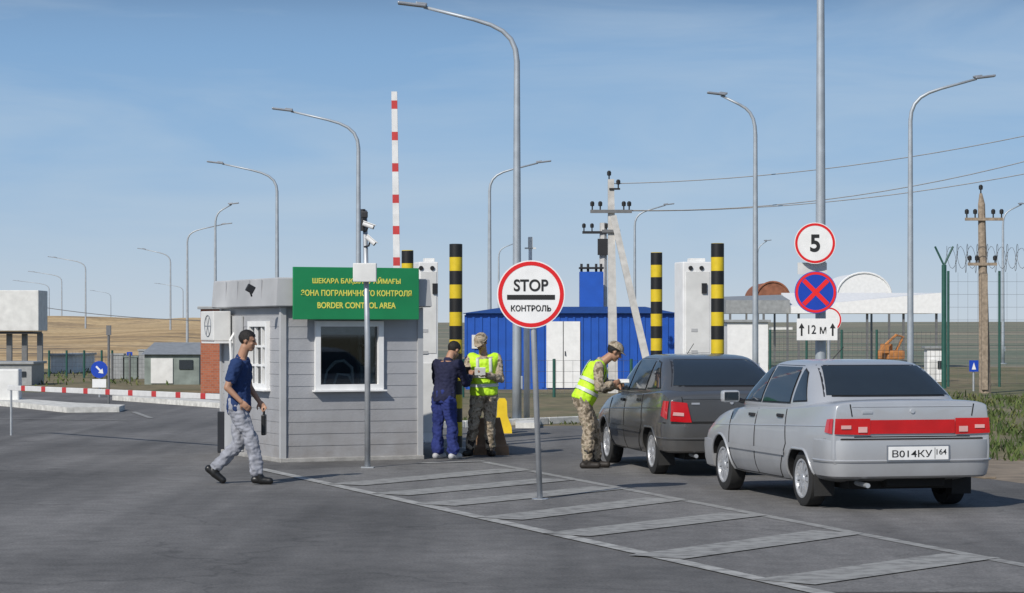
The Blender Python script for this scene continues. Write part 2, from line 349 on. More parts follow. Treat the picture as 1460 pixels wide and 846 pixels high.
def island(pts,h=.12):
    c=[gp(*p) for p in pts]; bm=B(); a=[bm.verts.new((x,y,0)) for x,y in c]; b_=[bm.verts.new((x,y,h)) for x,y in c]
    bm.faces.new(b_)
    for i in range(len(c)): j=(i+1)%len(c); bm.faces.new((a[i],a[j],b_[j],b_[i]))
    struct('traffic_island',bm,M['kerb'])
island([(-60,574),(20,581),(95,589),(170,588),(178,585),(110,582),(10,574),(-60,568)])
island([(160,571),(322,583),(322,579),(190,570)])
island([(735,611),(770,611),(770,606),(735,606)],.1)
bm=B(); nx=80;ny=30
gv=[]
for j in range(ny+1):
    row=[]
    for i in range(nx+1):
        x=-125+118*i/nx; y=98+260*j/ny; fx=min(1,min(i,nx-i)/12); fy=min(1,j/ny*1.5)*min(1,(ny-j)/4)
        z=(3.4+2.6*noise.noise(V((x*.035,y*.012,3)))+1.1*noise.noise(V((x*.11,y*.04,7))))*fx*fy*.8-.05
        row.append(bm.verts.new((x,y,z)))
    gv.append(row)
for a,b_ in zip(gv,gv[1:]):
    for i in range(nx): bm.faces.new((a[i],a[i+1],b_[i+1],b_[i]))
struct('hills',bm,M['gold'],True)
# ---------------------------------------------------------------- street lamps
LG='curved arm street lamps'
def lamp(u,tipu,vt,d,label,off=False,thick=1.0,h=None):
    h=h or H+(HV-vt)*d/F; a=(tipu-u)*d/F
    o=thing('street_lamp',label,'street lamp',(GX(u,d),d,0),0,LG)
    r=.07*thick
    pts=[(0,0,0),(0,0,1.2),(0,0,h*.55),(0,0,h-1.15),(a*.012,0,h-.92),(a*.05,0,h-.72),(a*.12,0,h-.56),(a*.22,0,h-.44),(a*.36,0,h-.34),(a*.78,0,h-.10)]
    tobj('pole',pts,[r*1.25,r*1.2,r,r*.8,r*.72,r*.68,r*.62,r*.58,r*.52,r*.42],10,M['lamp'],o,True)
    tobj('base_plate',[(0,0,.0),(0,0,.03)],.2,12,M['lamp'],o); bobj('access_hatch',(r*1.2,0,.75),(.05,.09,.25),M['lamp'],o,None,.01)
    s=1 if a>0 else -1
    bm=B(); W=Matrix.Translation((a*.88,0,h-.05))@Matrix.Rotation(-s*.12,4,'Y')
    box(bm,(0,0,0),(max(.5,abs(a)*.24),.2,.055),W,.02); box(bm,(-s*.18,0,.035),(.22,.13,.05),W,.015); obj('lamp_head',bm,M['head'],o)
    return o
for a in [(70,18,400,315,'faint street lamp furthest left, just above the white canopy'),(88,40,387,264,'small left-pointing lamp, second pole from the left edge'),
 (122,68,366,210,'left-pointing lamp on pole third from the left edge'),(158,128,414,397,'tiny lamp on pole above the blue round sign'),
 (243,196,354,188,'left-pointing lamp left of the brick building'),(261,220,404,335,'short distant lamp just left of the right-pointing pair'),
 (267,331,318,143,'right-pointing lamp, lower of the pair above the brick building'),(307,337,289,120,'short-armed right-pointing lamp above the brick building roof'),
 (395,295,230,90,'left-pointing lamp rising behind the grey booth parapet'),(511,388,154,68,'tall left-pointing lamp rising behind the green sign'),
 (698,786,229,90,'right-pointing lamp rising behind the striped post by officers'),(711,741,345,174,'tiny distant lamp just left of the tallest lamp pole'),
 (1077,1014,131,63.6,'left-pointing lamp rising behind the dark grey hatchback'),(1298,1419,107,59,'tall right-pointing lamp rising behind the silver sedan'),
 (1080,1097,342,170,'tiny distant lamp head beside the lamp behind hatchback'),(1430,1464,289,120,'lamp at right edge behind razor wire fence'),(905,961,290,120,'short lamp arm beside the concrete utility pole')]:
    lamp(*a)
lamp(737,567,3,46,'tallest street lamp in the middle with arm pointing left',thick=1.05)
lamp(1170,1290,0,41,'thick lamp pole that carries the speed limit sign',thick=1.15,h=9.2)
# ---------------------------------------------------------------- booth
bp=G(403,660); bx_,by_=bp.x,bp.y
booth=thing('guard_booth','grey clapboard border control booth with white framed windows and flat parapet','booth',(bx_,by_,0),R(24))
BW,BD=1.97,2.7; BZ=.06
def wallseg(bm,x0,x1,z0,z1,W):
    per=.160; prof=[]; z=z0
    k=math.floor((z0-BZ)/per+1e-6)
    while z<z1-1e-5:
        zt=min(BZ+(k+1)*per,z1); f0=(z-(BZ+k*per))/per; f1=(zt-(BZ+k*per))/per
        prof.append((-.010+.006*f0,z)); prof.append((-.010+.006*f1,zt-.0005)); z=zt; k+=1
    prof+= [(.05,z1),(.05,z0)]
    a=[bm.verts.new(W@V((x0,y,zz))) for y,zz in prof]; b_=[bm.verts.new(W@V((x1,y,zz))) for y,zz in prof]
    bm.faces.new(a); bm.faces.new(b_[::-1])
    for i in range(len(prof)): j=(i+1)%len(prof); bm.faces.new((a[i],a[j],b_[j],b_[i]))
def wall(W,L_,op=None):
    bm=B(); ZT=2.08
    if op:
        x0,x1,z0,z1=op
        wallseg(bm,.03,x0,BZ,ZT,W); wallseg(bm,x1,L_-.03,BZ,ZT,W); wallseg(bm,x0,x1,BZ,z0,W)
        if z1<ZT-.02: wallseg(bm,x0,x1,z1,ZT,W)
    else: wallseg(bm,.03,L_-.03,BZ,ZT,W)
    obj('wall',bm,M['siding'],booth)
WF=T(); WL=T(0,BD,0,R(-90)); WR=T(BW,0,0,R(90)); WB=T(BW,BD,0,R(180))
wall(WF,BW,(.47,1.40,1.00,1.86)); wall(WL,BD,(1.35,2.15,1.0,1.86)); wall(WR,BD,(.9,2.35,1.0,1.86)); wall(WB,BW)  # opening in the unseen right wall is added to let outside light through
for x,y in ((0,0),(BW,0),(0,BD),(BW,BD)): bobj('corner_trim',(x,y,(BZ+2.08)/2),(.075,.075,2.02),M['trim'],booth)
bobj('base_slab',(BW/2,BD/2,BZ/2),(BW+.1,BD+.1,BZ),M['conc'],booth,None,.01)
bm=B(); prof_=[(-.11,2.085),(-.13,2.10),(-.105,2.46),(-.085,2.475)]
rings=[]
for o_,z in prof_: rings.append([V((o_,o_,z)),V((BW-o_,o_,z)),V((BW-o_,BD-o_,z)),V((o_,BD-o_,z))])
loft(bm,rings); rf=obj('parapet',bm,M['trim'],booth)
for i in range(1,5): bobj('panel_seam',(-.121,BD*i/5,2.29),(.006,.012,.34),M['siding'],rf)
def window(W,x0,x1,z0,z1,mull):
    bm=B(); f=.075; xc=(x0+x1)/2; zc=(z0+z1)/2
    for c,s in (((xc,-.01,z1-f/2),(x1-x0,.09,f)),((xc,-.01,z0+f/2),(x1-x0,.09,f)),((x0+f/2,-.01,zc),(f,.09,z1-z0-2*f)),((x1-f/2,-.01,zc),(f,.09,z1-z0-2*f))): box(bm,c,s,W)
    for mx in mull: box(bm,(x0+(x1-x0)*mx,-.005,zc),(.035,.06,z1-z0-2*f),W)
    if len(mull)>0: box(bm,(xc,-.004,zc+.12),(x1-x0-2*f,.05,.03),W); box(bm,(xc,-.004,zc-.14),(x1-x0-2*f,.05,.03),W)
    fr_=obj('window',bm,M['white'],booth)
    bobj('pane',(xc,.01,zc),(x1-x0-2*f+.01,.006,z1-z0-2*f+.01),M['glass'],fr_,W)
    bobj('sill',(xc,-.05,z0-.012),(x1-x0+.06,.12,.022),M['white'],fr_,W,.004)
window(WF,.445,1.425,.965,1.895,[]); window(WL,1.325,2.175,.965,1.895,[.33,.66]); window(WR,.875,2.375,.965,1.895,[.5])  # right wall window is added so pale sky shows through the front pane
bobj('desk',(.95,.45,.92),(1.3,.55,.03),M['interior'],booth)
tobj('chair_frame',[(.62,.16,.95),(.68,.16,1.22),(.80,.16,1.34),(.92,.16,1.36),(1.04,.16,1.26),(1.06,.16,.95)],.022,6,M['int_light'],booth)
tobj('chair_arm',[(.76,.18,.95),(.84,.18,1.18),(1.0,.18,1.16),(1.12,.18,.95)],.018,6,M['int_light'],booth)
bobj('monitor',(1.26,.22,1.16),(.16,.05,.24),M['interior'],booth); bobj('roller_blind',(.93,.07,1.77),(.80,.015,.12),M['int_light'],booth)
bm=B(); loft(bm,[[V((1.22+.02*math.sin(i*1.9)+.016*i*0+(i*.015),.09+.014*math.cos(i*1.7),z)) for i in range(9)]+[V((1.22+i*.015,.112,z)) for i in range(8,-1,-1)] for z in (1.04,1.72)]); obj('curtain',bm,M['int_light'],booth)
dr=bobj('door',(.62,-.03,1.02),(.80,.03,1.9),M['trim'],booth,WL,.004); bobj('handle',(.92,-.06,1.0),(.10,.03,.02),M['black'],dr,WL)
ac=thing('air_conditioner','white air conditioner unit on the left side of the booth','air conditioner',(bx_,by_,0),R(24))
bobj('casing',(.30,-.20,1.83),(.62,.26,.42),M['dirtywhite'],ac,WL,.015)
bm=B(); W=WL@Matrix.Translation((.36,-.335,1.83))
tube(bm,[W@V((.15*math.cos(2*PI*k/20),0,.15*math.sin(2*PI*k/20))) for k in range(21)],.006,5)
for k in range(6): tube(bm,[W@V((0,0,0)),W@V((.15*math.cos(PI*k/3),0,.15*math.sin(PI*k/3)))],.004,5)
obj('fan_grille',bm,M['head'],ac)
tobj('hose',[W@V((.3,.3,-.1)),W@V((.36,.22,-.2)),W@V((.33,.25,-.6)),W@V((.30,.3,-1.3))],.018,6,M['white'],ac); bobj('bracket',(.30,-.17,1.60),(.66,.28,.03),M['white'],ac,WL)
fl=thing('floodlight','small black floodlight on the top left edge of the booth parapet','floodlight',P(357,412,31.6),R(20))
bobj('housing',(0,0,0),(.11,.05,.10),M['black'],fl,Matrix.Rotation(.5,4,'Y'),.01); tobj('bracket',[(0,.03,-.02),(.03,.05,-.1)],.012,6,M['black'],fl)
gs=thing('border_sign','green border control area sign with yellow lettering on booth front','sign',(bx_,by_,0),R(24))
WS=-.215
bobj('board',(.97,WS,2.265),(1.80,.03,.70),M['green'],gs,None,.006)
for x in (.3,1.6): bobj('bracket',(x,WS+.045,2.3),(.04,.05,.5),M['galv'],gs)
for s_,z,w_ in (('ШЕКАРА БАҚЫЛАУ АЙМАҒЫ',2.435,1.26),('ЗОНА ПОГРАНИЧНОГО КОНТРОЛЯ',2.27,1.58),('BORDER CONTROL AREA',2.105,1.12)):
    text(s_,.12,M['yellowtext'],gs,(.97,WS-.018,z),w_,.0026,height=.082 if 'Қ' not in s_ else .102)
cp=G(524,668); ct=thing('camera_pole','thin grey camera pole in front of the booth with white junction box','camera pole',(cp.x,cp.y,0))
dcp=cp.y; sc_=dcp/F
tobj('pole',[(0,0,0),(0,0,1.6),(-.035,0,H+(468-300)*sc_)],[.038,.036,.03],10,M['galv'],ct,True)
bobj('base_plate',(0,0,.01),(.16,.16,.02),M['galv'],ct)
z=H+(468-389)*sc_; bobj('junction_box',(-.03,-.07,z),(.30,.12,.24),M['dirtywhite'],ct,None,.012)
def cctv(label,u,v,dx,tilt,cm_):
    c=P(u,v,dcp-.1); o=thing('security_camera',label,'camera',c,0)
    bm=B(); W=Matrix.Rotation(tilt,4,'Y'); tube(bm,[W@V((-.09,0,0)),W@V((.05,0,0))],.032,12); box(bm,(-.01,0,.030),(.17,.075,.012),W,.003); obj('housing',bm,cm_,o,'auto')
    tobj('lens',[W@V((.05,0,0)),W@V((.062,0,0))],.03,12,M['black'],o)
    tobj('bracket',[(-.02,0,0),(-.04,.03,-.06),(dx,.08,-.07)],.012,6,M['black'],o)
cctv('upper camera on the pole before the booth, tilted to the right',527,322,-.08,.35,M['white'])
cctv('lower camera on the pole before the booth, pointing down right',530,344,-.1,.7,M['white'])
bm=B(); c=P(518,312,dcp); tube(bm,[c+V((-.0,-.05,-.16)),c+V((0,-.05,.12))],.03,8); box(bm,c+V((.02,-.05,.05)),(.08,.07,.08),None,.01); tag(obj('infrared_light',bm,M['black']),'black infrared lamp at the very top of the camera pole','lamp')
# ---------------------------------------------------------------- STOP sign
sp_=G(770,713); d0=sp_.y
st=thing('stop_sign','round red bordered STOP control sign on a thin leaning post','road sign',(sp_.x,sp_.y,0))
k=d0/F; topx=(757-770)*k; zc=H+(468-420)*k
tobj('post',[(0,0,0),(topx*.75,.0,zc-.3),(topx,.03,zc+.3)],.03,10,M['galv'],st,True)
tobj('foot',[(0,0,0),(0,0,.015)],.09,12,M['galv'],st)
def disk_sign(parent,x,y,z,r,border=M['red'],face=M['white'],bw=.12):
    bm=B(); disc(bm,r,-.008,.016); f=obj('sign_face',bm,face,parent,False,(x,y,z))
    bm=B(); ringd(bm,r*(1-bw-.03),r*.965,-.011,.002); obj('border',bm,border,f)
    return f
sf=disk_sign(st,topx,-.035,zc,48.5*k)
text('STOP',.2,M['signblack'],sf,(0,-.0115,.095),.36,.004,height=.125)
text('КОНТРОЛЬ',.1,M['signblack'],sf,(0,-.0115,-.145),.42,.002,height=.065)
bobj('bar',(0,-.0105,-.03),(.50,.004,.05),M['signblack'],sf)
ds=40.7; k=ds/F
def mount(x,z,parent): bobj('clamp',(x,.06,z),(.05,.10,.3),M['galv'],parent)
s5=thing('speed_limit_sign','round speed limit 5 sign, top of the signs on thick pole','road sign',(GX(1162,ds),ds,H+(468-347)*k)); f5=disk_sign(s5,0,0,0,29.5*k); text('5',.4,M['signblack'],s5,(0,-.0115,0),.17,.012,height=.30); mount(0,0,s5)
sb=thing('no_stopping_sign','round blue sign with red cross below the speed limit sign','road sign',(GX(1163,ds),ds,H+(468-417)*k)); f_=disk_sign(sb,0,0,0,30*k,M['crossred'],M['blue'],.12)
for a in (45,-45): bobj('cross_bar',(0,-.0105 if a>0 else -.0112,0),(29*2*k*.84,.003,.075),M['crossred'],sb,Matrix.Rotation(R(a),4,'Y'))
mount(0,0,sb)
pl=thing('width_plate','white rectangular plate reading 12 m between two arrows','road sign',(GX(1165,ds),ds,H+(468-470)*k)); bobj('plate',(0,0,0),(58*k,.016,31*k),M['white'],pl,None,.004)
text('12 м',.2,M['signblack'],pl,(0,-.0105,0),.31,.002,height=.15)
for s in (-1,1):
    bm=B(); prism(bm,[(s*.265-.015,-.11),(s*.265+.015,-.11),(s*.265+.015,.02),(s*.265+.05,.02),(s*.265,.11),(s*.265-.05,.02),(s*.265-.015,.02)],-.0105,-.008)
    obj('arrow',bm,M['signblack'],pl)
mount(0,0,pl)
rs=thing('round_sign','white round sign with red border half hidden behind the 12 m plate','road sign',(GX(1182,43),43,H+(468-456)*43/F)); disk_sign(rs,0,0,0,18*43/F)
tobj('post',[(0,.03,.2),(0,.03,-1.96)],.03,8,M['galv'],rs)
bm=B(); c=P(1158,383,ds+.14); box(bm,c,(.5,.02,.2)); tag(obj('sign_back_plate',bm,M['dirtywhite']),'small pale plate between speed limit sign and blue sign','sign')
# ---------------------------------------------------------------- bollards
def bollard(u,vt,d,label):
    h=H+(HV-vt)*d/F; o=thing('striped_post',label,'post',(GX(u,d),d,0),0,'yellow and black banded tall posts')
    tobj('shaft',[(0,0,0),(0,0,h-.005),(0,0,h)],[.098,.098,.085],20,M['bollard'],o,'auto')
    tobj('base_plate',[(0,0,0),(0,0,.02)],.17,16,M['conc'],o)
bollard(581,357,39,'banded post whose top peeks over the green sign'); bollard(650,348,35.6,'tall banded post behind the man in navy and officer')
bollard(936,360,40,'banded post above the dark hatchback, left of the pair'); bollard(1023,347,35.6,'banded post beside white cabinet, tallest on the right')
def cabinet(u0,u1,vt,d,label):
    o=thing('control_cabinet',label,'cabinet',(GX((u0+u1)/2,d),d,0),R(12),'tall white control cabinets'); w_=(u1-u0)*d/F*.93; h=H+(HV-vt)*d/F
    bobj('cabinet_body',(0,0,h/2),(w_,.5,h),M['white'],o,None,.02)
    bobj('upper_door',(0,-.253,h*.72),(w_*.8,.012,h*.45),M['dirtywhite'],o); bobj('lower_door',(0,-.253,h*.25),(w_*.8,.012,h*.38),M['dirtywhite'],o)
    for x in (-.12,.06): tobj('indicator_lamp',[(x,-.27,h-.1),(x,-.25,h-.1)],.035,12,M['black'],o)
    bobj('card_reader',(.1,-.27,h-.42),(.08,.04,.16),M['black'],o)
    for z_ in (h*.5,h*.62): bobj('notice',(-.06,-.262,z_),(.10,.006,.05),M['trim'],o)
    bobj('vent_cap',(.05,0,h+.03),(w_*.5,.2,.06),M['dirtywhite'],o,None,.01)
cabinet(965,1012,374,38,'tall white control cabinet between the banded posts at right'); cabinet(592,622,374,37.6,'white control cabinet with lamps partly behind the booth')
d=35; rbm=thing('raised_barrier','raised red and white barrier arm standing upright behind the booth','barrier',(GX(568,d),d,0))
bobj('cabinet',(0,0,.55),(.32,.32,1.1),M['orange'],rbm,None,.02)
bm=B(); zt=H+(468-131)*d/F; loft(bm,[[V((x+ox,y,z)) for x,y in ((-a_,-.03),(a_,-.03),(a_,.03),(-a_,.03))] for z,a_,ox in ((.9,.055,.0),(zt,.042,-.06))]); obj('barrier_arm',bm,M['boomv'],rbm)
pa=V((GX(332,34.4),34.4,.80)); pb_=V((GX(12,40),40,H-(553-468)*40/F)); dv=pb_-pa
lb_=thing('lowered_barrier','long lowered red and white barrier arm left of the booth','barrier',(pa.x,pa.y,0),math.atan2(dv.y,dv.x))
LL=math.hypot(dv.x,dv.y); bobj('barrier_arm',(0,0,0),(LL,.05,.085),M['boom'],lb_,Matrix.Translation((LL/2,0,.80+dv.z/2))@Matrix.Rotation(-math.atan2(dv.z,LL),4,'Y'),.008)
bobj('cabinet',(-.02,.10,.30),(.22,.22,.60),M['black'],lb_,None,.02); tobj('pivot',[(.0,.06,.55),(.0,.06,.86)],.06,10,M['galv'],lb_)
tobj('arm_rest',[(LL-.1,0,0),(LL-.1,0,.80+dv.z)],.02,6,M['galv'],lb_)
bb=G(697,648); bm=B(); 
loft(bm,[[V((-a,-c_,z)),V((a,-c_,z)),V((a,c_,z)),V((-a,c_,z))] for z,a,c_ in ((0,.29,.26),(.12,.28,.25),(.15,.25,.22),(.52,.16,.14))])
o=obj('concrete_block',bm,M['brownc'],None,False,bb); tag(o,'brown tapered concrete block behind the officer\'s legs','block')
yb=G(716,618); bm=B(); loft(bm,[[V((s*x,y*.14,z)) for s,y in ((-1,-1),(1,-1),(1,1),(-1,1))] for x,z in ((.17,0),(.16,.12),(.09,.3),(.08,.55),(.05,.6))]); o=obj('plastic_barrier',bm,M['yellow'],None,False,yb); tag(o,'yellow plastic road barrier behind the officer in vest','barrier')
# ---------------------------------------------------------------- blue cabin
d=70; k=d/F; x0=GX(664,d); x1=GX(962,d); zt=H+(468-447)*k
bc=thing('blue_cabin','blue site cabin with low roof and white doors in background','cabin',(0,d,0))
bm=B(); box(bm,((x0+x1)/2,1.2,zt/2),(x1-x0,2.4,zt)); n=int((x1-x0)/.22)
for i in range(n+1):
    x=x0+(x1-x0)*i/n; box(bm,(x,-.012,zt/2),(.07,.03,zt-.1))
obj('wall',bm,M['bluewall'],bc)
bm=B(); zr=H+(468-437)*k; loft(bm,[[V((x0-.1,-.15,zt+.002)),V((x0-.1,2.5,zt+.002)),V((x0+1.2,1.2,zr))],[V((x1+.1,-.15,zt+.002)),V((x1+.1,2.5,zt+.002)),V((x1-.8,1.2,zr))]]); obj('roof',bm,M['bluedark'],bc)
xa,xb=GX(779,d),GX(827,d); dr=bobj('door',((xa+xb)/2,-.05,1.02),(xb-xa,.04,1.95),M['white'],bc)
bobj('door_gap',((xa+xb)/2,-.073,1.02),(.02,.006,1.95),M['black'],dr); tobj('handle',[(xa+.55,-.08,1),(xa+.55,-.12,1.02),(xa+.55,-.08,1.12)],.015,6,M['black'],dr)
bobj('notice',(GX(680,d),-.04,1.4),(.3,.03,.4),M['dirtywhite'],bc)
d=73; ch=thing('blue_stack','blue square stack with pipes rising above the blue cabin','stack',(GX(843,d),d,0)); zt=H+(468-388)*d/F
bobj('stack_body',(0,0,zt/2),(.72,.7,zt),M['bluewall'],ch)
for x in (-.3,-.1,.15,.3): tobj('pipe',[(x,0,zt),(x,0,zt+.25)],.04,6,M['black'],ch)
bobj('top_rail',(0,0,zt+.12),(.75,.6,.05),M['black'],ch)
# ---------------------------------------------------------------- utility poles
def insul(par,p): tobj('insulator',[p,p+V((0,0,.10)),p+V((0,0,.11)),p+V((0,0,.2)),p+V((0,0,.24))],[.02,.02,.055,.06,.03],8,M['signblack'],par)
d=66;k=d/F; up=thing('utility_pole','concrete utility pole with diagonal brace and insulators above blue cabin','utility pole',(GX(871,d),d,0)); zt=H+(468-256)*k
tobj('pole',[(0.06,0,0),(0,0,zt)],[.19,.12],4,M['concpole'],up)
tobj('brace',[((932-871)*k,-.2,0),((874-871)*k,-.1,H+(468-308)*k)],[.15,.12],4,M['concpole'],up)
z=H+(468-302)*k; bobj('crossarm',(.0,-.14,z),(1.15,.09,.09),M['wire'],up); bobj('crossarm',(0,-.14,H+(468-330)*k),(.5,.08,.08),M['wire'],up)
for x in (-.52,-.3,.35,.5): insul(up,V((x,-.14,z+.04)))
insul(up,V((.2,-.1,zt-.25))); insul(up,V((-.05,0,zt))); bobj('bracket',(.1,-.1,zt-.27),(.3,.05,.05),M['signblack'],up)
d=74;k=d/F; u2=thing('utility_pole','second utility pole behind the blue stack with a box transformer','utility pole',(GX(860,d),d,0)); zt=H+(468-318)*k
tobj('pole',[(0,0,0),(0,0,zt)],[.16,.11],6,M['concpole'],u2)
bobj('crossarm',(-.2,-.1,zt-.3),(.9,.08,.08),M['black'],u2)
for x in (-.6,-.35,.1): insul(u2,V((x,-.1,zt-.26)))
bobj('transformer_box',(0,-.12,zt-.75),(.35,.2,.5),M['black'],u2)
d=66;k=d/F; u3=thing('utility_pole','weathered wooden utility pole at right behind razor wire','utility pole',(GX(1402,d),d,0)); zt=H+(468-276)*k
tobj('pole',[(0.05,0,0),(-.05,0,zt-.3),(-.07,0,zt)],[.17,.10,.04],10,M['oldwood'],u3); bobj('support_post',(0.0,-.16,1.7),(.16,.12,3.2),M['oldwood'],u3)
bobj('crossarm',(0,-.12,H+(468-313)*k),(1.05,.08,.08),M['oldwood'],u3); bobj('crossarm',(-.05,-.12,H+(468-377)*k),(.8,.08,.08),M['oldwood'],u3)
for x in (-.48,-.25,.25,.48): insul(u3,V((x,-.12,H+(468-311)*k)))
for x in (-.4,-.2,.3): insul(u3,V((x,-.12,H+(468-377)*k)))
insul(u3,V((-.07,0,zt)))
def wire(name,a,b_,sag,label,r=.012):
    bm=B(); pts=[a.lerp(b_,i/16)-V((0,0,sag*4*(i/16)*(1-i/16))) for i in range(17)]; tube(bm,pts,r,5); tag(obj(name,bm,M['wire']),label,'wire','overhead power wires')
wire('power_line',P(876,262,66),P(1560,172,62),.35,'highest overhead wire running right from the concrete pole')
wire('power_line',P(893,300,66),P(1560,203,62),.5,'middle overhead wire running right from the concrete pole')
wire('power_line',P(900,301,66),P(1560,228,63),.35,'lowest overhead wire running right from the concrete pole')
wire('power_line',P(-40,418,150),P(320,458,110),.4,'faint overhead wire at far left above the hills',.02)
d=46.4;k=d/F; ms=thing('white_mast','thin white mast with small fitting just right of tallest lamp','mast',(GX(751,d),d,0)); zt=H+(468-352)*k
tobj('pole',[(0,0,0),(0,0,1.9),(.07,0,1.95),(.07,0,zt)],[.06,.06,.04,.035],10,M['dirtywhite'],ms,True)
bobj('fitting',(.07,0,zt+.08),(.09,.09,.22),M['dirtywhite'],ms,None,.01); bobj('fitting_arm',(.07,0,zt-.03),(.22,.05,.03),M['dirtywhite'],ms)
# ---------------------------------------------------------------- right background
d=108;k=d/F
sh=thing('open_shed','long low open shed with pale roof on thin columns at right','shed',(0,d,0))
bm=B(); xa,xb=GX(1128,d),GX(1342,d); z0,z1=H+(468-447)*k,H+(468-416)*k
loft(bm,[[V((xa,0,z0)),V((xa,0,z0+.3)),V((xa,4,z1)),V((xa,4,z0))],[V((xb,0,z0)),V((xb,0,z1-.05)),V((xb,4,z1)),V((xb,4,z0))]]); obj('roof',bm,M['white'],sh)
bm=B(); xc=GX(1036,d); loft(bm,[[V((xc,.3,z0)),V((xc,.3,z0+.6)),V((xc,4,z0+.8)),V((xc,4,z0))],[V((xa-.02,.3,z0)),V((xa-.02,.3,z0+.6)),V((xa-.02,4,z0+.9)),V((xa-.02,4,z0))]]); obj('lower_roof',bm,M['roofmetal'],sh)
for u in (1042,1090,1140,1183,1238,1290,1337):
    x=GX(u,d); bobj('column',(x,.35,z0/2),(.10,.10,z0),M['wire'],sh)
def arched(u0,u1,vt,base,d,m,label):
    o=thing('arched_hangar',label,'hangar',(GX((u0+u1)/2,d),d,0)); hw=(u1-u0)/2*d/F; zt=H+(468-vt)*d/F; zb=H+(468-base)*d/F
    pts=[(hw*math.cos(PI*i/16),zb+(zt-zb)*math.sin(PI*i/16)) for i in range(17)]
    bm=B(); prism(bm,pts,0,6); obj('vaulted_roof',bm,m,o,'auto')
    tobj('rim',[(x,-.02,z) for x,z in pts],.05,6,m,o)
    for s in (-1,1):
        for y in (.1,5.9): bobj('column',(s*(hw-.1),y,zb/2),(.1,.1,zb-.004),M['wire'],o)
arched(1193,1271,389,422,118,M['white'],'white arched vault rising behind the long pale shed roof')
arched(1078,1126,402,426,118,M['brown'],'rust brown arched roof behind the low grey shed roof')
def cabin(u0,u1,vt,d,m,label,name='white_cabin',depth=2.2,door=True,rz=0,gable=False,roofm=None):
    o=thing(name,label,'cabin' if 'building' not in name else 'building',(GX((u0+u1)/2,d),d,0),rz); w_=(u1-u0)*d/F; h=H+(HV-vt)*d/F
    rm=roofm or M['roofmetal']
    if gable:
        bobj('wall',(0,depth/2,h*.36),(w_,depth,h*.72),m,o)
        bm=B(); loft(bm,[[V((x,-.12,h*.722)),V((x,depth+.1,h*.722)),V((x*.96,depth*.5,h))] for x in (-w_/2-.1,w_/2+.1)]); obj('roof',bm,rm,o)
    else:
        bobj('wall',(0,depth/2,h/2-.04),(w_,depth,h-.08),m,o)
        bobj('roof',(0,depth/2,h-.04),(w_+.16,depth+.16,.078),rm,o,None,.01)
    if door:
        bobj('door',(-w_*.18,-.02,min(.95,h*.33)),(min(.75,w_*.4),.04,min(1.85,h*.6)),M['dirtywhite'],o)
        bobj('window',(w_*.26,-.02,h*.48),(w_*.25,.04,h*.22),M['carglass'],o)
    return o
cabin(1037,1095,456,72,M['white'],'plain white cabin just behind the dark hatchback roof',door=False)
cabin(1322,1345,494,80,M['white'],'small white box cabin beside the dark green fence post',name='meter_cabin',depth=.6)
cabin(286,372,437,66,M['brick'],'orange red brick building left of the booth',name='brick_building',depth=4,door=False)
cabin(206,284,489,76,M['shedgreen'],'low grey green shed with pitched roof left of brick building',name='metal_shed',depth=5,gable=True)
d=96;k=d/F; ld=thing('orange_loader','small orange digger parked beneath the shed behind sedan','digger',(GX(1270,d),d,0),R(15))
bobj('machine_body',(0,0,.72),(.75,1.1,.36),M['orange'],ld,None,.06); bobj('cab',(-.15,.1,1.02),(.36,.5,.3),M['orange'],ld,None,.05)
tobj('boom',[(.25,0,.9),(.45,-.2,1.45),(.1,-.3,1.52),(-.45,-.4,1.1)],.055,6,M['orange'],ld)
bm=B(); prism(bm,[(-.65,.8),(-.35,.8),(-.35,1.15),(-.5,1.15)],-.6,-.2); obj('bucket',bm,M['orange'],ld)
for y in (-.5,.5): bobj('track',(0,y,.25),(1.1,.25,.5),M['black'],ld,None,.12)
def fence(us,d,h,label,pm,coil=False,grid=.22,rw=.004):
    o=thing('mesh_fence',label,'fence',(0,d,0)); xs_=[GX(u,d) for u in us]
    for x in xs_: tobj('fence_post',[(x,0,0),(x,0,h)],.04,8,pm,o)
    bm=B(); x=xs_[0]
    while x<xs_[-1]:
        tube(bm,[(x,0,.1),(x,0,h-.05)],rw,3,False); x+=grid
    z=.1
    while z<h: tube(bm,[(xs_[0],0.0,z),(xs_[-1],0.0,z)],rw,3,False); z+=grid*1.3
    obj('wire_mesh',bm,M['wire'],o)
    if coil:
        L_=xs_[-1]-xs_[0]; n=int(L_/.30)*12; r=.42
        tobj('razor_wire',[(xs_[0]+L_*i/n,r*math.cos(i*2*PI/12),h+.35+r*math.sin(i*2*PI/12)*(.9+.1*math.sin(i))) for i in range(n)],.008,3,M['wire'],o)
        tobj('razor_wire',[(xs_[0]+L_*i/n,r*math.cos(-i*2*PI/12+1),h+.45+r*.9*math.sin(-i*2*PI/12+1)) for i in range(n)],.008,3,M['wire'],o)
    return o
fence([1352,1425,1500,1580],73,3.55,'tall mesh fence topped with razor wire at right edge',M['greenpost'],coil=True,grid=.3)
fence([1098,1150,1200,1250,1300,1344],78,1.75,'low mesh fence behind the silver sedan roof',M['greenpost'],grid=.15,rw=.007)
fence([160,185,210],80,.95,'low grey mesh fence left of the metal shed',M['wire'],grid=.1)
fence([660,700,740,790,850,900,960],62,1.0,'low green mesh fence in front of the blue cabin',M['greenpost'])
fence([70,95,120,145,160],86,1.0,'low mesh fence between white canopy and blue arrow sign',M['greenpost'],grid=.12)
d=71;k=d/F; yp=thing('fence_arm_post','thick dark green post with forked top holding razor wire','post',(GX(1346,d),d,0)); zt=H+(468-378)*k
tobj('post',[(0,0,0),(0,0,zt)],.075,10,M['greenpost'],yp)
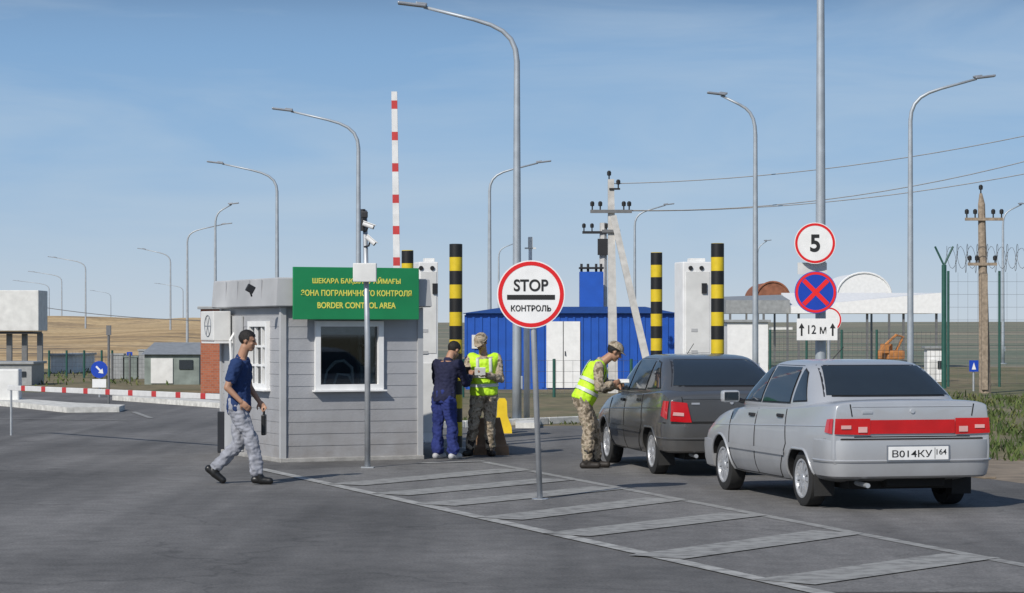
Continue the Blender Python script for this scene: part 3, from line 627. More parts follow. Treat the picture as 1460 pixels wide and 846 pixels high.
for s in (-1,1): tobj('fork_arm',[(0,0,zt-.02),(s*.27,0,zt+.55)],.03,6,M['greenpost'],yp)
for u,v,lab in ((1388,522,'small blue square road sign behind the razor wire fence'),(185,507,'tiny blue square sign left of the metal shed')):
    d=68 if u>700 else 110; o=thing('blue_sign',lab,'road sign',(GX(u,d),d,0)); z=H+(468-v)*d/F
    tobj('post',[(0,0,0),(0,0,z+.1)],.03,6,M['galv'],o)
    f_=bobj('sign_face',(0,-.045,z),(.26,.02,.32),M['blue'],o)
    bm=B(); prism(bm,[(-.06,z-.1),(.06,z-.1),(0,z+.1)],-.062,-.058); obj('symbol',bm,M['white'],f_)
d=62;k=d/F; kr=thing('keep_right_sign','round blue direction arrow sign at left behind lowered barrier','road sign',(GX(142,d),d,0)); z=H+(468-527)*k
tobj('post',[(0,0,0),(0,0,z+.1)],.03,8,M['galv'],kr)
f_=tobj('sign_face',[(0,-.05,z),(0,-.035,z)],.22,28,M['blue'],kr)
bm=B(); W=Matrix.Translation((0,-.055,z))@Matrix.Rotation(R(45),4,'Y'); box(bm,(-.03,0,0),(.17,.004,.045),W); a=[bm.verts.new(W@V(p)) for p in ((.04,-.003,-.08),(.15,-.003,0),(.04,-.003,.08))]; bm.faces.new(a); obj('arrow',bm,M['white'],f_)
bobj('sub_plate',(0,-.05,z-.36),(.36,.02,.22),M['white'],kr)
bm=B(); pq=G(155,583); tube(bm,[(0,0,0),(0,0,1.64)],.028,8); box(bm,(0,0,1.75),(.10,.08,.22)); tag(obj('thin_post',bm,M['wire'],None,False,pq),'thin dark post on the white kerb beside blue arrow sign','post')
d=92;k=d/F; cn_=thing('canopy','white boxed canopy roof on dark columns at the left edge','canopy',(0,d,0)); xa,xb=GX(-90,d),GX(55,d)
bobj('fascia',((xa+xb)/2,.9,H+(468-443)*k),(xb-xa,1.8,58*k),M['dirtywhite'],cn_,None,.03)
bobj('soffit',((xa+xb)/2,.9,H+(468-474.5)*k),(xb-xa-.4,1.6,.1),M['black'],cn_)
for u in (-40,8,30,52): bobj('column',(GX(u,d),.7,.8),(.2,.2,1.6),M['wire'],cn_)
cabin(-25,45,516,75,M['roofmetal'],'grey kiosk beneath the white canopy at left edge',name='grey_kiosk',depth=2)
bm=B(); box(bm,(0,0,.42),(.5,.4,.84),None,.04); tag(obj('white_cabinet',bm,M['dirtywhite'],None,False,G(14,577)),'small white cabinet on the left kerb near barrier tip','cabinet')
for i,(u0,u1,v,d,lab) in enumerate([(72,104,505,96,'far low pale shed right of the canopy'),(1100,1130,466,520,'far grey barn on the right horizon')]):
    cabin(u0,u1,v,d,M['dirtywhite'],lab,name='far_building',depth=5,door=False)
for i in range(6):
    u=168+i*20; d=84; bm=B(); hh=random.uniform(.7,1.15); box(bm,(0,0,hh/2),(.45,.5,hh),None,.02); box(bm,(0,0,hh+.03),(.5,.55,.06)); 
    tag(obj('storage_crate',bm,M['shedgreen' if i%2 else 'roofmetal'],None,False,(GX(u,d),d,0)),'grey crate number %d from the left in the row beyond lowered barrier'%(i+1),'crate','grey crates beyond the lowered barrier')
# ---------------------------------------------------------------- weeds
bm=B()
def blade(x,y,h,w_):
    a=random.uniform(0,PI); dx,dy=math.cos(a)*w_,math.sin(a)*w_; lx,ly=random.uniform(-.8,.8)*h,random.uniform(-.8,.8)*h
    p=[bm.verts.new((x-dx,y-dy,0)),bm.verts.new((x+dx,y+dy,0)),bm.verts.new((x+lx*.5+dx*1.3,y+ly*.5+dy*1.3,h*.6)),bm.verts.new((x+lx*.5-dx*1.3,y+ly*.5-dy*1.3,h*.6)),bm.verts.new((x+lx,y+ly,h))]
    bm.faces.new((p[0],p[1],p[2],p[3])); bm.faces.new((p[3],p[2],p[4]))
for i in range(1500):
    y=random.uniform(32,66); xr=5.9-(y-27.6)*.262+2.0; x=xr+random.random()**1.2*14
    if y>40 and x<3.2+(y-40)*.05: continue
    n_=noise.noise(V((x*.6,y*.35,1)))
    if n_<-.02 and random.random()<.8: continue
    hh=random.uniform(.06,.19)*(1+max(0,n_)*1.6)
    for k in range(10): blade(x+random.gauss(0,.18),y+random.gauss(0,.18),hh*random.uniform(.5,1.1),.015)
for i in range(700):
    y=random.uniform(44.3,47); blade(random.uniform(-1.6,2),y,random.uniform(.03,.09),.012)
for i in range(1200):
    blade(random.uniform(-30,-6),random.uniform(74,100),random.uniform(.05,.2),.025)
tag(obj('weeds',bm,M['weed'],norm=False),'green and dry weeds along the road verge','weeds',kind='stuff')
# ---------------------------------------------------------------- cars
def project(bvh,p,dv):
    h=bvh.ray_cast(V(p)-V(dv)*3,V(dv)); return (h[0],h[1]) if h[0] is not None else (None,None)
def patch(name,bvh,c4,dv,off,m,parent,nx=8,ny=5):
    bm=B(); g=[]; c4=[V(c) for c in c4]; dv=V(dv)
    for j in range(ny+1):
        r=[]
        for i in range(nx+1):
            u=i/nx; v=j/ny; p=(c4[0]*(1-u)+c4[1]*u)*(1-v)+(c4[3]*(1-u)+c4[2]*u)*v
            h,n=project(bvh,p,dv)
            if h is None: r.append(None); continue
            r.append(bm.verts.new(h-dv*off*.5+n*off*.5 if n.dot(dv)<0 else h-dv*off))
        g.append(r)
    for j in range(ny):
        for i in range(nx):
            q=[g[j][i],g[j][i+1],g[j+1][i+1],g[j+1][i]]
            if all(q): bm.faces.new(q)
    bmesh.ops.recalc_face_normals(bm,faces=bm.faces)
    if len(bm.faces):
        bm.normal_update()
        s=sum((f.normal.dot(dv) for f in bm.faces))
        if s>0: bmesh.ops.reverse_faces(bm,faces=bm.faces)
    return obj(name,bm,m,parent,True,norm=False)
def car(label,loc,rz,paint,S,scl=(1,1,1)):
    o=thing('parked_car',label,'car',loc,rz,'cars queued at the checkpoint'); o.scale=scl
    bm=B(); rings=[]
    for (y,zb,wb,wm,wt,zs,zc) in S['body']:
        half=[(0,zb),(wb*.75,zb),(wb,zb+.05),(wm-.01,max(zb+.12,.36)),(wm,.52 if zs>.7 else zs*.75),(wm-.002,.52+(zs-.52)*.55 if zs>.7 else zs*.86),(wt+.03,zs-.02),(wt-.03,zs+(zc-zs)*.35),(wt*.72,zs+(zc-zs)*.8),(0,zc)]
        ring=[V((x,y,z)) for x,z in half]+[V((-x,y,z)) for x,z in half[-2:0:-1]]
        rings.append(ring)
    rv=loft(bm,rings); cl=bm.edges.layers.float.get('crease_edge') or bm.edges.layers.float.new('crease_edge')
    for a,b_ in zip(rv,rv[1:]):
        for idx,cv in ((6,.8),(12,.8),(2,.5),(16,.5),(4,.45),(14,.45)):
            e_=bm.edges.get((a[idx],b_[idx])); 
            if e_: e_[cl]=cv
    for r_,cv in ((rv[0],.9),(rv[-1],.5)):
        for i in range(len(r_)):
            e_=bm.edges.get((r_[i],r_[(i+1)%len(r_)]))
            if e_: e_[cl]=cv
    bmesh.ops.recalc_face_normals(bm,faces=bm.faces)
    me=bpy.data.meshes.new('tmp'); bm.to_mesh(me); bm.free(); me.materials.append(paint); me.materials.append(M['well'])
    tmp=bpy.data.objects.new('tmp',me); C.objects.link(tmp); sm=tmp.modifiers.new('s','SUBSURF'); sm.levels=2; sm.render_levels=2
    m2=evalmesh(tmp); 
    bms=bmesh.new(); bms.from_mesh(m2); bvh=BVHTree.FromBMesh(bms); bms.free()
    bm=B(); WB2=S['wb']/2
    for y in (-WB2,WB2):
        for s in (-1,1):
            pts=[]
            for i in range(28):
                a=2*PI*i/28; yy=y+.335*math.cos(a); zz=.285+.335*math.sin(a); 
                if y<0: zz=min(zz,.575)
                pts.append((yy,zz))
            loft(bm,[[V((s*.52,p,q)) for p,q in pts],[V((s*1.1,p,q)) for p,q in pts]])
    bmesh.ops.recalc_face_normals(bm,faces=bm.faces)
    for f in bm.faces: f.material_index=1
    mc=bpy.data.meshes.new('cut'); bm.to_mesh(mc); bm.free(); mc.materials.append(paint); mc.materials.append(M['well'])
    cut=bpy.data.objects.new('cut',mc); C.objects.link(cut)
    bo=tmp.modifiers.new('b','BOOLEAN'); bo.operation='DIFFERENCE'; bo.object=cut; bo.solver='EXACT'
    m3=evalmesh(tmp); bpy.data.objects.remove(tmp); bpy.data.objects.remove(cut)
    m3.name='body'
    for p in m3.polygons: p.use_smooth=True
    try: m3.set_sharp_from_angle(angle=R(30))
    except Exception: pass
    body=bpy.data.objects.new('body',m3); C.objects.link(body); body.parent=o
    for y in (-WB2,WB2):
        for s in (-1,1):
            pts=[]
            for i in range(25):
                a=PI*(-.06+1.12*i/24); yy=y+.345*math.cos(a); zz=.285+.345*math.sin(a)
                if y<0: zz=min(zz,.585)
                h,n_=project(bvh,(0,yy,zz),(-s,0,0))
                if h is not None: pts.append(h)
            if len(pts)>2: tobj('wheel_arch',pts,.014,6,paint,o,True)
    bm=B(); rings=[]
    for (z,yf,yr,w_) in S['cab']:
        r=[]; cy=(yf+yr)/2; hy=(yf-yr)/2; n_=36
        for i in range(n_):
            a=2*PI*i/n_; c,s=math.cos(a),math.sin(a); ex=2/6.5
            r.append(V((w_*math.copysign(abs(c)**ex,c),cy+hy*math.copysign(abs(s)**ex,s),z)))
        rings.append(r)
    loft(bm,rings); bmesh.ops.recalc_face_normals(bm,faces=bm.faces)
    me=bpy.data.meshes.new('tmp'); bm.to_mesh(me); bm.free(); me.materials.append(paint); tmp=bpy.data.objects.new('tmp',me); C.objects.link(tmp); sm=tmp.modifiers.new('s','SUBSURF'); sm.levels=1; m4=evalmesh(tmp); bpy.data.objects.remove(tmp)
    for p in m4.polygons: p.use_smooth=True
    m4.name='roof'; rf=bpy.data.objects.new('roof',m4); C.objects.link(rf); rf.parent=o
    bms=bmesh.new(); bms.from_mesh(m4); bc_=BVHTree.FromBMesh(bms); bms.free()
    for s in (-1,1):
        for poly in S['side_glass']:
            c=[(s*0,y,z) for y,z in poly]; cc=V((0,sum(y for y,z in poly)/4,sum(z for y,z in poly)/4))
            big=[V((0,cc.y+(V(q)-cc).y*1.05+0.0,cc.z+(V(q)-cc).z*1.10)) for q in c]
            patch('window_seal',bc_,big,(-s,0,0),.003,M['black'],o); patch('window',bc_,c,(-s,0,0),.009,M['carglass'],o)
    for dirv,c in ((1,S['rear_glass']),(-1,S['front_glass'])):
        (xb,zb),(xt,zt)=c
        q=[(-xb,0,zb),(xb,0,zb),(xt,0,zt),(-xt,0,zt)]
        big=[(-xb-.025,0,zb-.015),(xb+.025,0,zb-.015),(xt+.025,0,zt+.012),(-xt-.025,0,zt+.012)]
        patch('window_seal',bc_,big,(0,dirv,0),.003,M['black'],o,16,8)
        patch('rear_window' if dirv>0 else 'windscreen',bc_,q,(0,dirv,0),.010,M['carglass'],o,16,8)
    def pline(path,dv,r=.006,m=M['well'],name='panel_gap'):
        pts=[]
        for p in path:
            h,n=project(bvh,p,dv)
            if h is not None: pts.append(h)
        if len(pts)>1: tobj(name,pts,r,5,m,o)
    def seg(a,b_,n=8): return [V(a).lerp(V(b_),i/n) for i in range(n+1)]
    for s in (-1,1):
        d_=(-s,0,0)
        for path in S['doors']: 
            pts=[]
            for a,b_ in zip(path,path[1:]): pts+=seg((0,a[0],a[1]),(0,b_[0],b_[1]))
            pline(pts,d_,.007)
        pline(seg((0,-.66,.265),(0,.80,.265),10),d_,.006)
        pline(seg((0,-1.95,.84),(0,1.7,.72),24),d_,.007,S['trim2'],'body_crease')
        for (y,z) in S['handles']:
            h,n=project(bvh,(0,y,z),d_)
            if h is not None: bobj('door_handle',h+V((s*.010,0,0)),(.03,.16,.035),M['black'],o,None,.008)
        y0,z0=.70,1.06; bobj('side_mirror',(s*.90,y0,z0),(.20,.09,.13),S['mirror'],o,None,.035); tobj('mirror_arm',[(s*.74,y0+.02,z0-.06),(s*.84,y0,z0-.03)],.025,6,M['black'],o)
        bobj('mirror_glass',(s*.90,y0-.048,z0),(.15,.004,.09),M['carglass'],o)
        patch('side_moulding',bvh,[(0,-.88,.50),(0,.88,.50),(0,.88,.55),(0,-.88,.55)],d_,.018,S['trim2'],o,10,1)
    for (nm,c,dv,m_,off) in S['lamps']:
        for s in (-1,1):
            if dv=='rear': patch(nm,bvh,[(s*x,0,z) for x,z in c],(0,1,0),off,m_,o,6,4)
            elif dv=='front': patch(nm,bvh,[(s*x,0,z) for x,z in c],(0,-1,0),off,m_,o,6,4)
            else: patch(nm,bvh,[(0,y,z) for y,z in c],(-s,0,0),off,m_,o,5,4)
            if nm=='tail_panel': break
    for sgn,key in ((-1,'rb'),(1,'fb')):
        y0,hw,zl,zh=S[key]; bm=B(); rings=[]
        prof=[(0,zl),( .035,zl+.02),(.055,zl+.10),(.065,zh-.10),(.062,zh-.015),(.0,zh)]
        path=[]
        for i in range(29):
            a=PI*i/28; c,s_=math.cos(a),math.sin(a); x=hw*math.copysign(abs(c)**.26,c); y=sgn*(abs(s_)**.30)*.42
            path.append((x,y,c))
        def nr(x): 
            v_=V((x/hw*abs(x/hw)**5,sgn*(1-abs(x/hw)**6),0)); return v_.normalized() if v_.length>0 else V((0,sgn,0))
        for x,y,c in path:
            rings.append([V((x,y0+y,z))+nr(x)*o_ for o_,z in prof]+[V((x*.9,y0+y*.6,zh-.02)),V((x*.9,y0+y*.6,zl+.02))])
        loft(bm,rings); bu=obj('bumper',bm,paint,o,'auto')
        if sgn<0:
            tobj('rubbing_strip',[V((x,y0+y,zl+.17))+nr(x)*.062 for x,y,c in path],.014,5,S['trim2'],bu)
            tobj('bumper_gap',[V((x*1.002,y0+y,zh-.002))+nr(x)*.03 for x,y,c in path],.009,5,M['well'],bu)
    yr=S['rb'][0]-.42-.065
    px,pz,pw=S['plate']; plt=bobj('number_plate',(px,yr-.012,pz),(.60,.012,.13),M['white'],o,None,.003)
    bobj('plate_holder',(px,yr-.006,pz),(.63,.012,.16),M['head'],plt,None,.003)
    text(pw[0],.08,M['signblack'],plt,(px-.065,yr-.0195,pz-.003),.40,.0004,.001,height=.070); text(pw[1],.06,M['signblack'],plt,(px+.228,yr-.0195,pz+.012),.10,.0004,.001,height=.054)
    bobj('divider',(px+.162,yr-.0195,pz),(.004,.003,.11),M['signblack'],plt)
    pline(seg((-.58,0,S['tz']),(.58,0,S['tz']),12),(0,1,0),.006); 
    pline(seg((-.60,0,S['tz2']+.045),(.60,0,S['tz2']+.045),12),(0,1,0),.006,S['trim2'],'trunk_lip')
    for s in (-1,1): pline(seg((s*.60,0,S['tz2']-.05),(s*.62,0,S['tz2']+.07),6),(0,1,0),.006)
    h,n=project(bvh,(0,0,S['tz2']),(0,1,0))
    if h is not None:
        tobj('badge',[h+V((0,-.012,0)),h+V((0,.01,0))],.022,12,M['rim'],o)
        bobj('model_badge',h+V((-.45,-.004,-.01)),(.10,.01,.022),M['rim'],o)
    bobj('underbody',(0,0,.27),(1.05,3.6,.13),M['well'],o); bobj('rear_axle',(0,-WB2,.26),(1.2,.12,.1),M['well'],o); bobj('silencer',(.1,-1.80,.29),(.6,.28,.12),M['well'],o,None,.03)
    tobj('exhaust',[(-.45,-1.7,.27),(-.45,yr+.05,.26)],.024,10,M['galv'],o)
    for s in (-1,1): bobj('mudflap',(s*.70,-WB2-.36,.24),(.20,.012,.22),M['rubber'],o)
    tobj('aerial',[(0,.1,1.455),(-.0,-.25,1.60)],.004,5,M['black'],o)
    for y in (-WB2,WB2):
        for s in (-1,1):
            W=T(s*.715,y,.285)
            wh=tobj('wheel',[(s*.60,y,.285),(s*.70,y,.285)],.15,20,M['well'],o)
            bm=B(); lathe_x(bm,[(-.085,.19),(-.09,.25),(-.075,.278),(-.03,.287),(.03,.287),(.075,.278),(.09,.25),(.085,.19)],36,W); obj('tyre',bm,M['rubber'],wh,'auto')
            bm=B()
            lathe_x(bm,[(s*.06,.196),(s*.088,.198),(s*.088,.180),(s*.055,.172),(s*.02,.168),(s*.02,.19)],36,W)
            lathe_x(bm,[(s*.05,.0),(s*.085,.0),(s*.080,.045),(s*.06,.06),(s*.05,.06)],20,W)
            ns=S['spokes']
            for i in range(ns):
                a=2*PI*i/ns; Wm=W@Matrix.Rotation(a,4,'X'); wd=.5*2*PI*.12/ns*.72
                loft(bm,[[Wm@V((s*xx,yy,zz)) for xx,yy in ((x0,-q),(x0,q),(x1,q),(x1,-q))] for zz,q,x0,x1 in ((.03,wd*.7,.055,.075),(.11,wd*.9,.055,.078),(.178,wd*1.25,.05,.075))])
            obj('rim',bm,M['rim'],wh)
    return o
S1=dict(wb=2.49,
 body=[(-2.085,.36,.69,.775,.715,1.05,1.075),(-2.075,.35,.70,.79,.73,1.06,1.09),(-2.0,.32,.73,.81,.745,1.065,1.10),(-1.7,.26,.75,.83,.755,1.05,1.10),(-1.3,.22,.77,.845,.765,1.02,1.08),(-.7,.20,.78,.85,.77,.985,1.02),(.2,.20,.78,.85,.77,.965,.98),(.9,.20,.78,.85,.76,.94,.965),(1.4,.21,.75,.84,.73,.87,.91),(1.8,.24,.72,.81,.68,.78,.83),(1.96,.27,.66,.76,.63,.70,.75),(2.02,.30,.6,.70,.58,.60,.65)],
 cab=[(.88,1.16,-1.80,.79),(1.0,1.0,-1.68,.768),(1.09,.86,-1.58,.745),(1.25,.62,-1.31,.675),(1.38,.42,-1.08,.61),(1.435,.27,-.95,.56),(1.462,.10,-.78,.47),(1.472,-.1,-.55,.30)],
 side_glass=[[(.10,1.03),(.72,1.03),(.34,1.365),(.10,1.395)],[(-.78,1.04),(.04,1.03),(.04,1.395),(-.70,1.395)],[(-1.22,1.07),(-.86,1.055),(-.80,1.375),(-.93,1.335)]],
 rear_glass=((.62,1.125),(.50,1.41)),front_glass=((.62,1.05),(.48,1.38)),
 doors=[[(.92,.93),(.90,.5),(.80,.27)],[(.07,.95),(.06,.27)],[(-.82,.97),(-.90,.62),(-.70,.35),(-.66,.27)]],
 handles=[(.20,.88),(-.68,.90)],trim=M['silver'],trim2=M['silver'],mirror=M['silver'],
 lamps=[('tail_panel',[(-.425,.765),(.425,.765),(.425,.90),(-.425,.90)],'rear',M['tail2'],.016),('tail_lamp',[(.427,.755),(.775,.765),(.765,.915),(.427,.915)],'rear',M['tail'],.020),('reversing_light',[(.46,.78),(.55,.78),(.55,.835),(.46,.835)],'rear',M['clear'],.030),('indicator',[(.62,.815),(.72,.815),(.72,.85),(.62,.85)],'rear',M['clear'],.030),
   ('side_tail_lamp',[(-2.07,.765),(-1.93,.78),(-1.96,.905),(-2.07,.915)],'side',M['tail'],.012),('headlight',[(.35,.60),(.66,.60),(.64,.72),(.35,.72)],'front',M['clear'],.012)],
 rb=(-1.67,.775,.33,.715),fb=(1.56,.765,.24,.57),plate=(.03,.575,('В014КУ','164')),tz=.735,tz2=.985,spokes=12)
S2=dict(S1); S2.update(
 body=[(-2.03,.36,.66,.765,.71,.94,.98),(-2.02,.35,.68,.785,.725,.955,1.0),(-1.95,.32,.71,.805,.745,.98,1.03)]+S1['body'][3:],
 cab=[(.88,1.16,-2.0,.80),(1.0,1.0,-1.93,.78),(1.07,.88,-1.86,.75),(1.25,.62,-1.52,.675),(1.38,.42,-1.20,.61),(1.435,.27,-1.0,.56),(1.462,.10,-.78,.47),(1.472,-.1,-.55,.30)],
 side_glass=[S1['side_glass'][0],S1['side_glass'][1],[(-1.45,1.07),(-.86,1.055),(-.80,1.385),(-.98,1.36)]],
 rear_glass=((.64,1.10),(.49,1.40)),trim=M['dgrey'],trim2=M['dgrey'],mirror=M['dgrey'],
 lamps=[('tail_lamp',[(.50,.66),(.765,.68),(.75,.92),(.56,.90)],'rear',M['tail'],.020),('indicator',[(.60,.74),(.74,.75),(.73,.79),(.60,.78)],'rear',M['clear'],.028),('side_tail_lamp',[(-2.0,.70),(-1.80,.74),(-1.84,.92),(-2.0,.92)],'side',M['tail'],.012),('headlight',[(.35,.60),(.66,.60),(.64,.72),(.35,.72)],'front',M['clear'],.012)],
 rb=(-1.64,.775,.30,.66),plate=(0,.50,('А','64')),tz=.67,tz2=.90,spokes=7)
def place(ulr,vlr,yaw):
    p=G(ulr,vlr); h=V((-math.sin(yaw),math.cos(yaw),0)); r=V((math.cos(yaw),math.sin(yaw),0)); return p+h*1.245+r*.72
y1=R(13.2); car('silver sedan with full width red rear lamp band, nearest car in queue',place(1158,722,y1),y1,M['silver'],S1,(1.045,1.01,1.0))
y2=R(10.5); car('dark grey hatchback stopped beside the bending officer',place(938,676,y2),y2,M['dgrey'],S2)
# ---------------------------------------------------------------- people
def fuse(name,bm,m,parent,vox=.011,sm=3,disp=0.0,foldz=5):
    me=bpy.data.meshes.new('tmp'); bmesh.ops.recalc_face_normals(bm,faces=bm.faces); bm.to_mesh(me); bm.free()
    o=bpy.data.objects.new('tmp',me); C.objects.link(o)
    r=o.modifiers.new('r','REMESH'); r.mode='VOXEL'; r.voxel_size=vox
    s=o.modifiers.new('s','SMOOTH'); s.iterations=sm; s.factor=.5
    m2=evalmesh(o); bpy.data.objects.remove(o); m2.name=name
    if disp:
        ns=[v.normal.copy() for v in m2.vertices]
        for v,n in zip(m2.vertices,ns):
            c=v.co; d=noise.noise(V((c.x*16,c.y*16,c.z*foldz+c.x*7)))*disp+noise.noise(V((c.x*22+c.z*12,c.y*26,c.z*30-c.x*10)))*disp*.55; v.co=c+n*d
    m2.materials.clear(); m2.materials.append(m)
    for p in m2.polygons: p.use_smooth=True
    o=bpy.data.objects.new(name,m2); C.objects.link(o); o.parent=parent; return o
PROF=[(-.30,.135,.095),(-.12,.168,.118),(.02,.168,.118),(.35,.142,.105),(.65,.160,.115),(.9,.182,.11),(1.02,.165,.09),(1.12,.09,.065)]
def prof(t):
    for (a,x0,y0),(b_,x1,y1_) in zip(PROF,PROF[1:]):
        if t<=b_: f=max(0,(t-a)/(b_-a)); return x0+(x1-x0)*f,y0+(y1_-y0)*f
    return PROF[-1][1:]
def hand(bm,w_,dv,pn,side,curl):
    dv=dv.normalized(); pn=(pn-dv*pn.dot(dv)).normalized(); lat=dv.cross(pn)*side
    ell(bm,w_+dv*.045,dv*.052,pn*.016,lat*.040,12)
    for i,(o_,L_) in enumerate(((-.030,.058),(-.010,.072),(.010,.078),(.029,.070))):
        b0=w_+dv*.082+lat*o_; d1=(dv*math.cos(curl*.6)+pn*math.sin(curl*.6)); p1=b0+d1*L_*.5; d2_=(dv*math.cos(curl*1.5)+pn*math.sin(curl*1.5)); p2=p1+d2_*L_*.5
        cap_(bm,b0-dv*.01,.0092,p1,.0086,8); cap_(bm,p1,.0086,p2,.0075,8)
    b0=w_+dv*.025+lat*.034; p1=b0+(lat*.7+dv*.6+pn*.2).normalized()*.036; p2=p1+(lat*.15+dv*.9+pn*.5).normalized()*.03
    cap_(bm,b0,.0125,p1,.0105,8); cap_(bm,p1,.0105,p2,.0085,8)
def person(label,loc,J,hf,O):
    o=thing('person',label,'person',loc)
    J={k_:V(v) for k_,v in J.items()}
    s=(J['shR']-J['shL']).normalized(); a=(J['che']-J['pel']).normalized(); s=(s-a*s.dot(a)).normalized(); f=a.cross(s); SL=(J['che']-J['pel']).length
    def trings(t0,t1,grow,n=9,m_=20):
        rs=[]
        for i in range(n):
            t=t0+(t1-t0)*i/(n-1); rx,ry=prof(t); c=J['pel']+a*SL*t
            rs.append([c+s*(rx+grow)*math.cos(2*PI*k_/m_)+f*(ry+grow)*math.sin(2*PI*k_/m_) for k_ in range(m_)])
        return rs
    hips={q:J['pel']+s*(.088 if q=='R' else -.088)-a*.05 for q in 'LR'}
    hf=V(hf).normalized(); hu=V(O.get('hup',(0,0,1))); hu=(hu-hf*hu.dot(hf)).normalized(); hr=hf.cross(hu); hc=J['head']
    bm=B(); loft(bm,trings(-.25,1.1,0))
    cap_(bm,J['pel']+a*SL*1.02,.062,hc-hu*.075-hf*.02,.056)
    for q in 'LR':
        cap_(bm,J['sh'+q],.055,J['el'+q],.040); cap_(bm,J['el'+q],.041,J['wr'+q],.027)
        cap_(bm,hips[q],.085,J['kn'+q],.056); cap_(bm,J['kn'+q],.054,J['an'+q],.036)
        ft=J['an'+q]-V((0,0,.02)); cap_(bm,J['an'+q],.034,ft.lerp(J['to'+q],.3),.024); cap_(bm,ft.lerp(J['to'+q],.3),.024,ft.lerp(J['to'+q]+V((0,0,.01)),.85),.018)
        pn=V(O['pn'+q]); dvh=J['wr'+q]-J['el'+q]; dvh=dvh.normalized()+V(O.get('hd'+q,(0,0,0)))
        hand(bm,J['wr'+q],dvh,pn,1 if q=='L' else -1,O.get('curl',.5))
    ell(bm,hc+hu*.028-hf*.012,hf*.094,hu*.088,hr*.075); ell(bm,hc-hu*.035+hf*.018,hf*.070,hu*.082,hr*.058)
    ell(bm,hc-hu*.092+hf*.050,hf*.030,hu*.024,hr*.032); ell(bm,hc+hu*.022+hf*.070,hf*.018,hu*.012,hr*.046)
    cap_(bm,hc+hf*.084+hu*.008,.009,hc+hf*.105-hu*.026,.014,8)
    for q in (-1,1): ell(bm,hc+hr*q*.076-hu*.006-hf*.008,hf*.018,hu*.030,hr*.009,10); ell(bm,hc+hr*q*.034-hu*.028+hf*.06,hf*.02,hu*.02,hr*.02,10)
    ell(bm,hc+hf*.083-hu*.060,hf*.010,hu*.009,hr*.024,10)
    fuse('body',bm,M['skin'],o,.0075,2)
    for q in (-1,1): bm=B(); ell(bm,hc+hf*.0815+hr*q*.031+hu*.001,hf*.008,hu*.007,hr*.013,10); obj('eye',bm,M['eye'],o,True)
    for q in (-1,1): bm=B(); ell(bm,hc+hf*.084+hr*q*.031+hu*.020,hf*.007,hu*.004,hr*.019,8); obj('eyebrow',bm,M['hair'],o,True)
    bm=B(); ell(bm,hc+hf*.0915-hu*.060,hf*.004,hu*.005,hr*.020,8); obj('mouth',bm,M['lip'],o,True)
    bm=B(); vs=ell(bm,hc+hu*.034-hf*.016,hf*.100,hu*.092,hr*.082,24)
    dl=[v for v in bm.verts if (v.co-hc).dot(hu)<(.052 if (v.co-hc).dot(hf)>.035 else (.0 if (v.co-hc).dot(hf)>-.03 else -.055))]
    bmesh.ops.delete(bm,geom=dl,context='VERTS'); 
    for v in bm.verts: v.co+= (v.co-hc).normalized()*noise.noise(v.co*60)*.006
    obj('hair',bm,M['hair'],o,True)
    if O.get('cap'):
        bm=B(); vs=ell(bm,hc+hu*.055-hf*.010,hf*.108,hu*.082,hr*.090,24); bmesh.ops.delete(bm,geom=[v for v in bm.verts if (v.co-hc).dot(hu)<.048],context='VERTS')
        tube(bm,[hc+hu*.05-hf*.010+hf*.108*math.cos(x)+hr*.090*math.sin(x) for x in [2*PI*i/24 for i in range(25)]],.008,6)
        cp_=obj('cap',bm,M['camo'],o,True,norm=False); bm=B()
        vis=[]; 
        for r_ in (0,1):
            vis.append([bm.verts.new(hc+hu*(.052-.022*r_)-hf*.01+hf*(.106*math.cos(x)+(.068*r_*math.cos(x*1.2)))+hr*.088*math.sin(x)) for x in [-1.1+2.2*i/12 for i in range(13)]])
        for i in range(12): bm.faces.new((vis[0][i],vis[0][i+1],vis[1][i+1],vis[1][i]))
        obj('visor',bm,M['camo'],cp_,True,norm=False)
    bm=B(); loft(bm,trings(O.get('hem',-.2),1.06,.018)); fs=O.get('sleeve',1.0)
    for q in 'LR':
        e_=J['sh'+q].lerp(J['el'+q],min(1,fs)); cap_(bm,J['sh'+q],.074,e_,.064 if fs>=1 else .070)
        if fs>1: cap_(bm,J['el'+q],.062,J['el'+q].lerp(J['wr'+q],fs-1),.046)
        cap_(bm,J['pel']+a*SL*.9+s*(.1 if q=='R' else -.1),.09,J['sh'+q],.075)
    cap_(bm,J['pel']+a*SL*1.03,.075,J['pel']+a*SL*1.12,.066)
    fuse(O['topname'],bm,O['top'],o,.011,3,.017)
    bm=B(); loft(bm,trings(-.28,.12,.010))
    for q in 'LR':
        cap_(bm,hips[q],.108,J['kn'+q],.080); cap_(bm,J['kn'+q],.080,J['kn'+q].lerp(J['an'+q],.55),.074); cap_(bm,J['kn'+q].lerp(J['an'+q],.55),.074,J['an'+q]+(J['kn'+q]-J['an'+q]).normalized()*.05,O.get('cuff',.066))
    fuse('trousers',bm,O['bot'],o,.011,3,.021,9)
    for q in 'LR':
        bm=B(); an=J['an'+q]; to=J['to'+q]; shin=(J['kn'+q]-an).normalized()
        sole=an-shin*.045; heel=sole-(to-sole).normalized()*.045
        cap_(bm,heel,.045,to,.042); cap_(bm,an+shin*.05,.052,sole.lerp(to,.25),.050); cap_(bm,sole.lerp(to,.25),.050,to,.040)
        if O.get('boots'): cap_(bm,an,.058,an.lerp(J['kn'+q],.33),.068)
        sh_=fuse('boot' if O.get('boots') else 'shoe',bm,O['shoe'],o,.009,2)
        for v in sh_.data.vertices: v.co.z=max(v.co.z,.004)
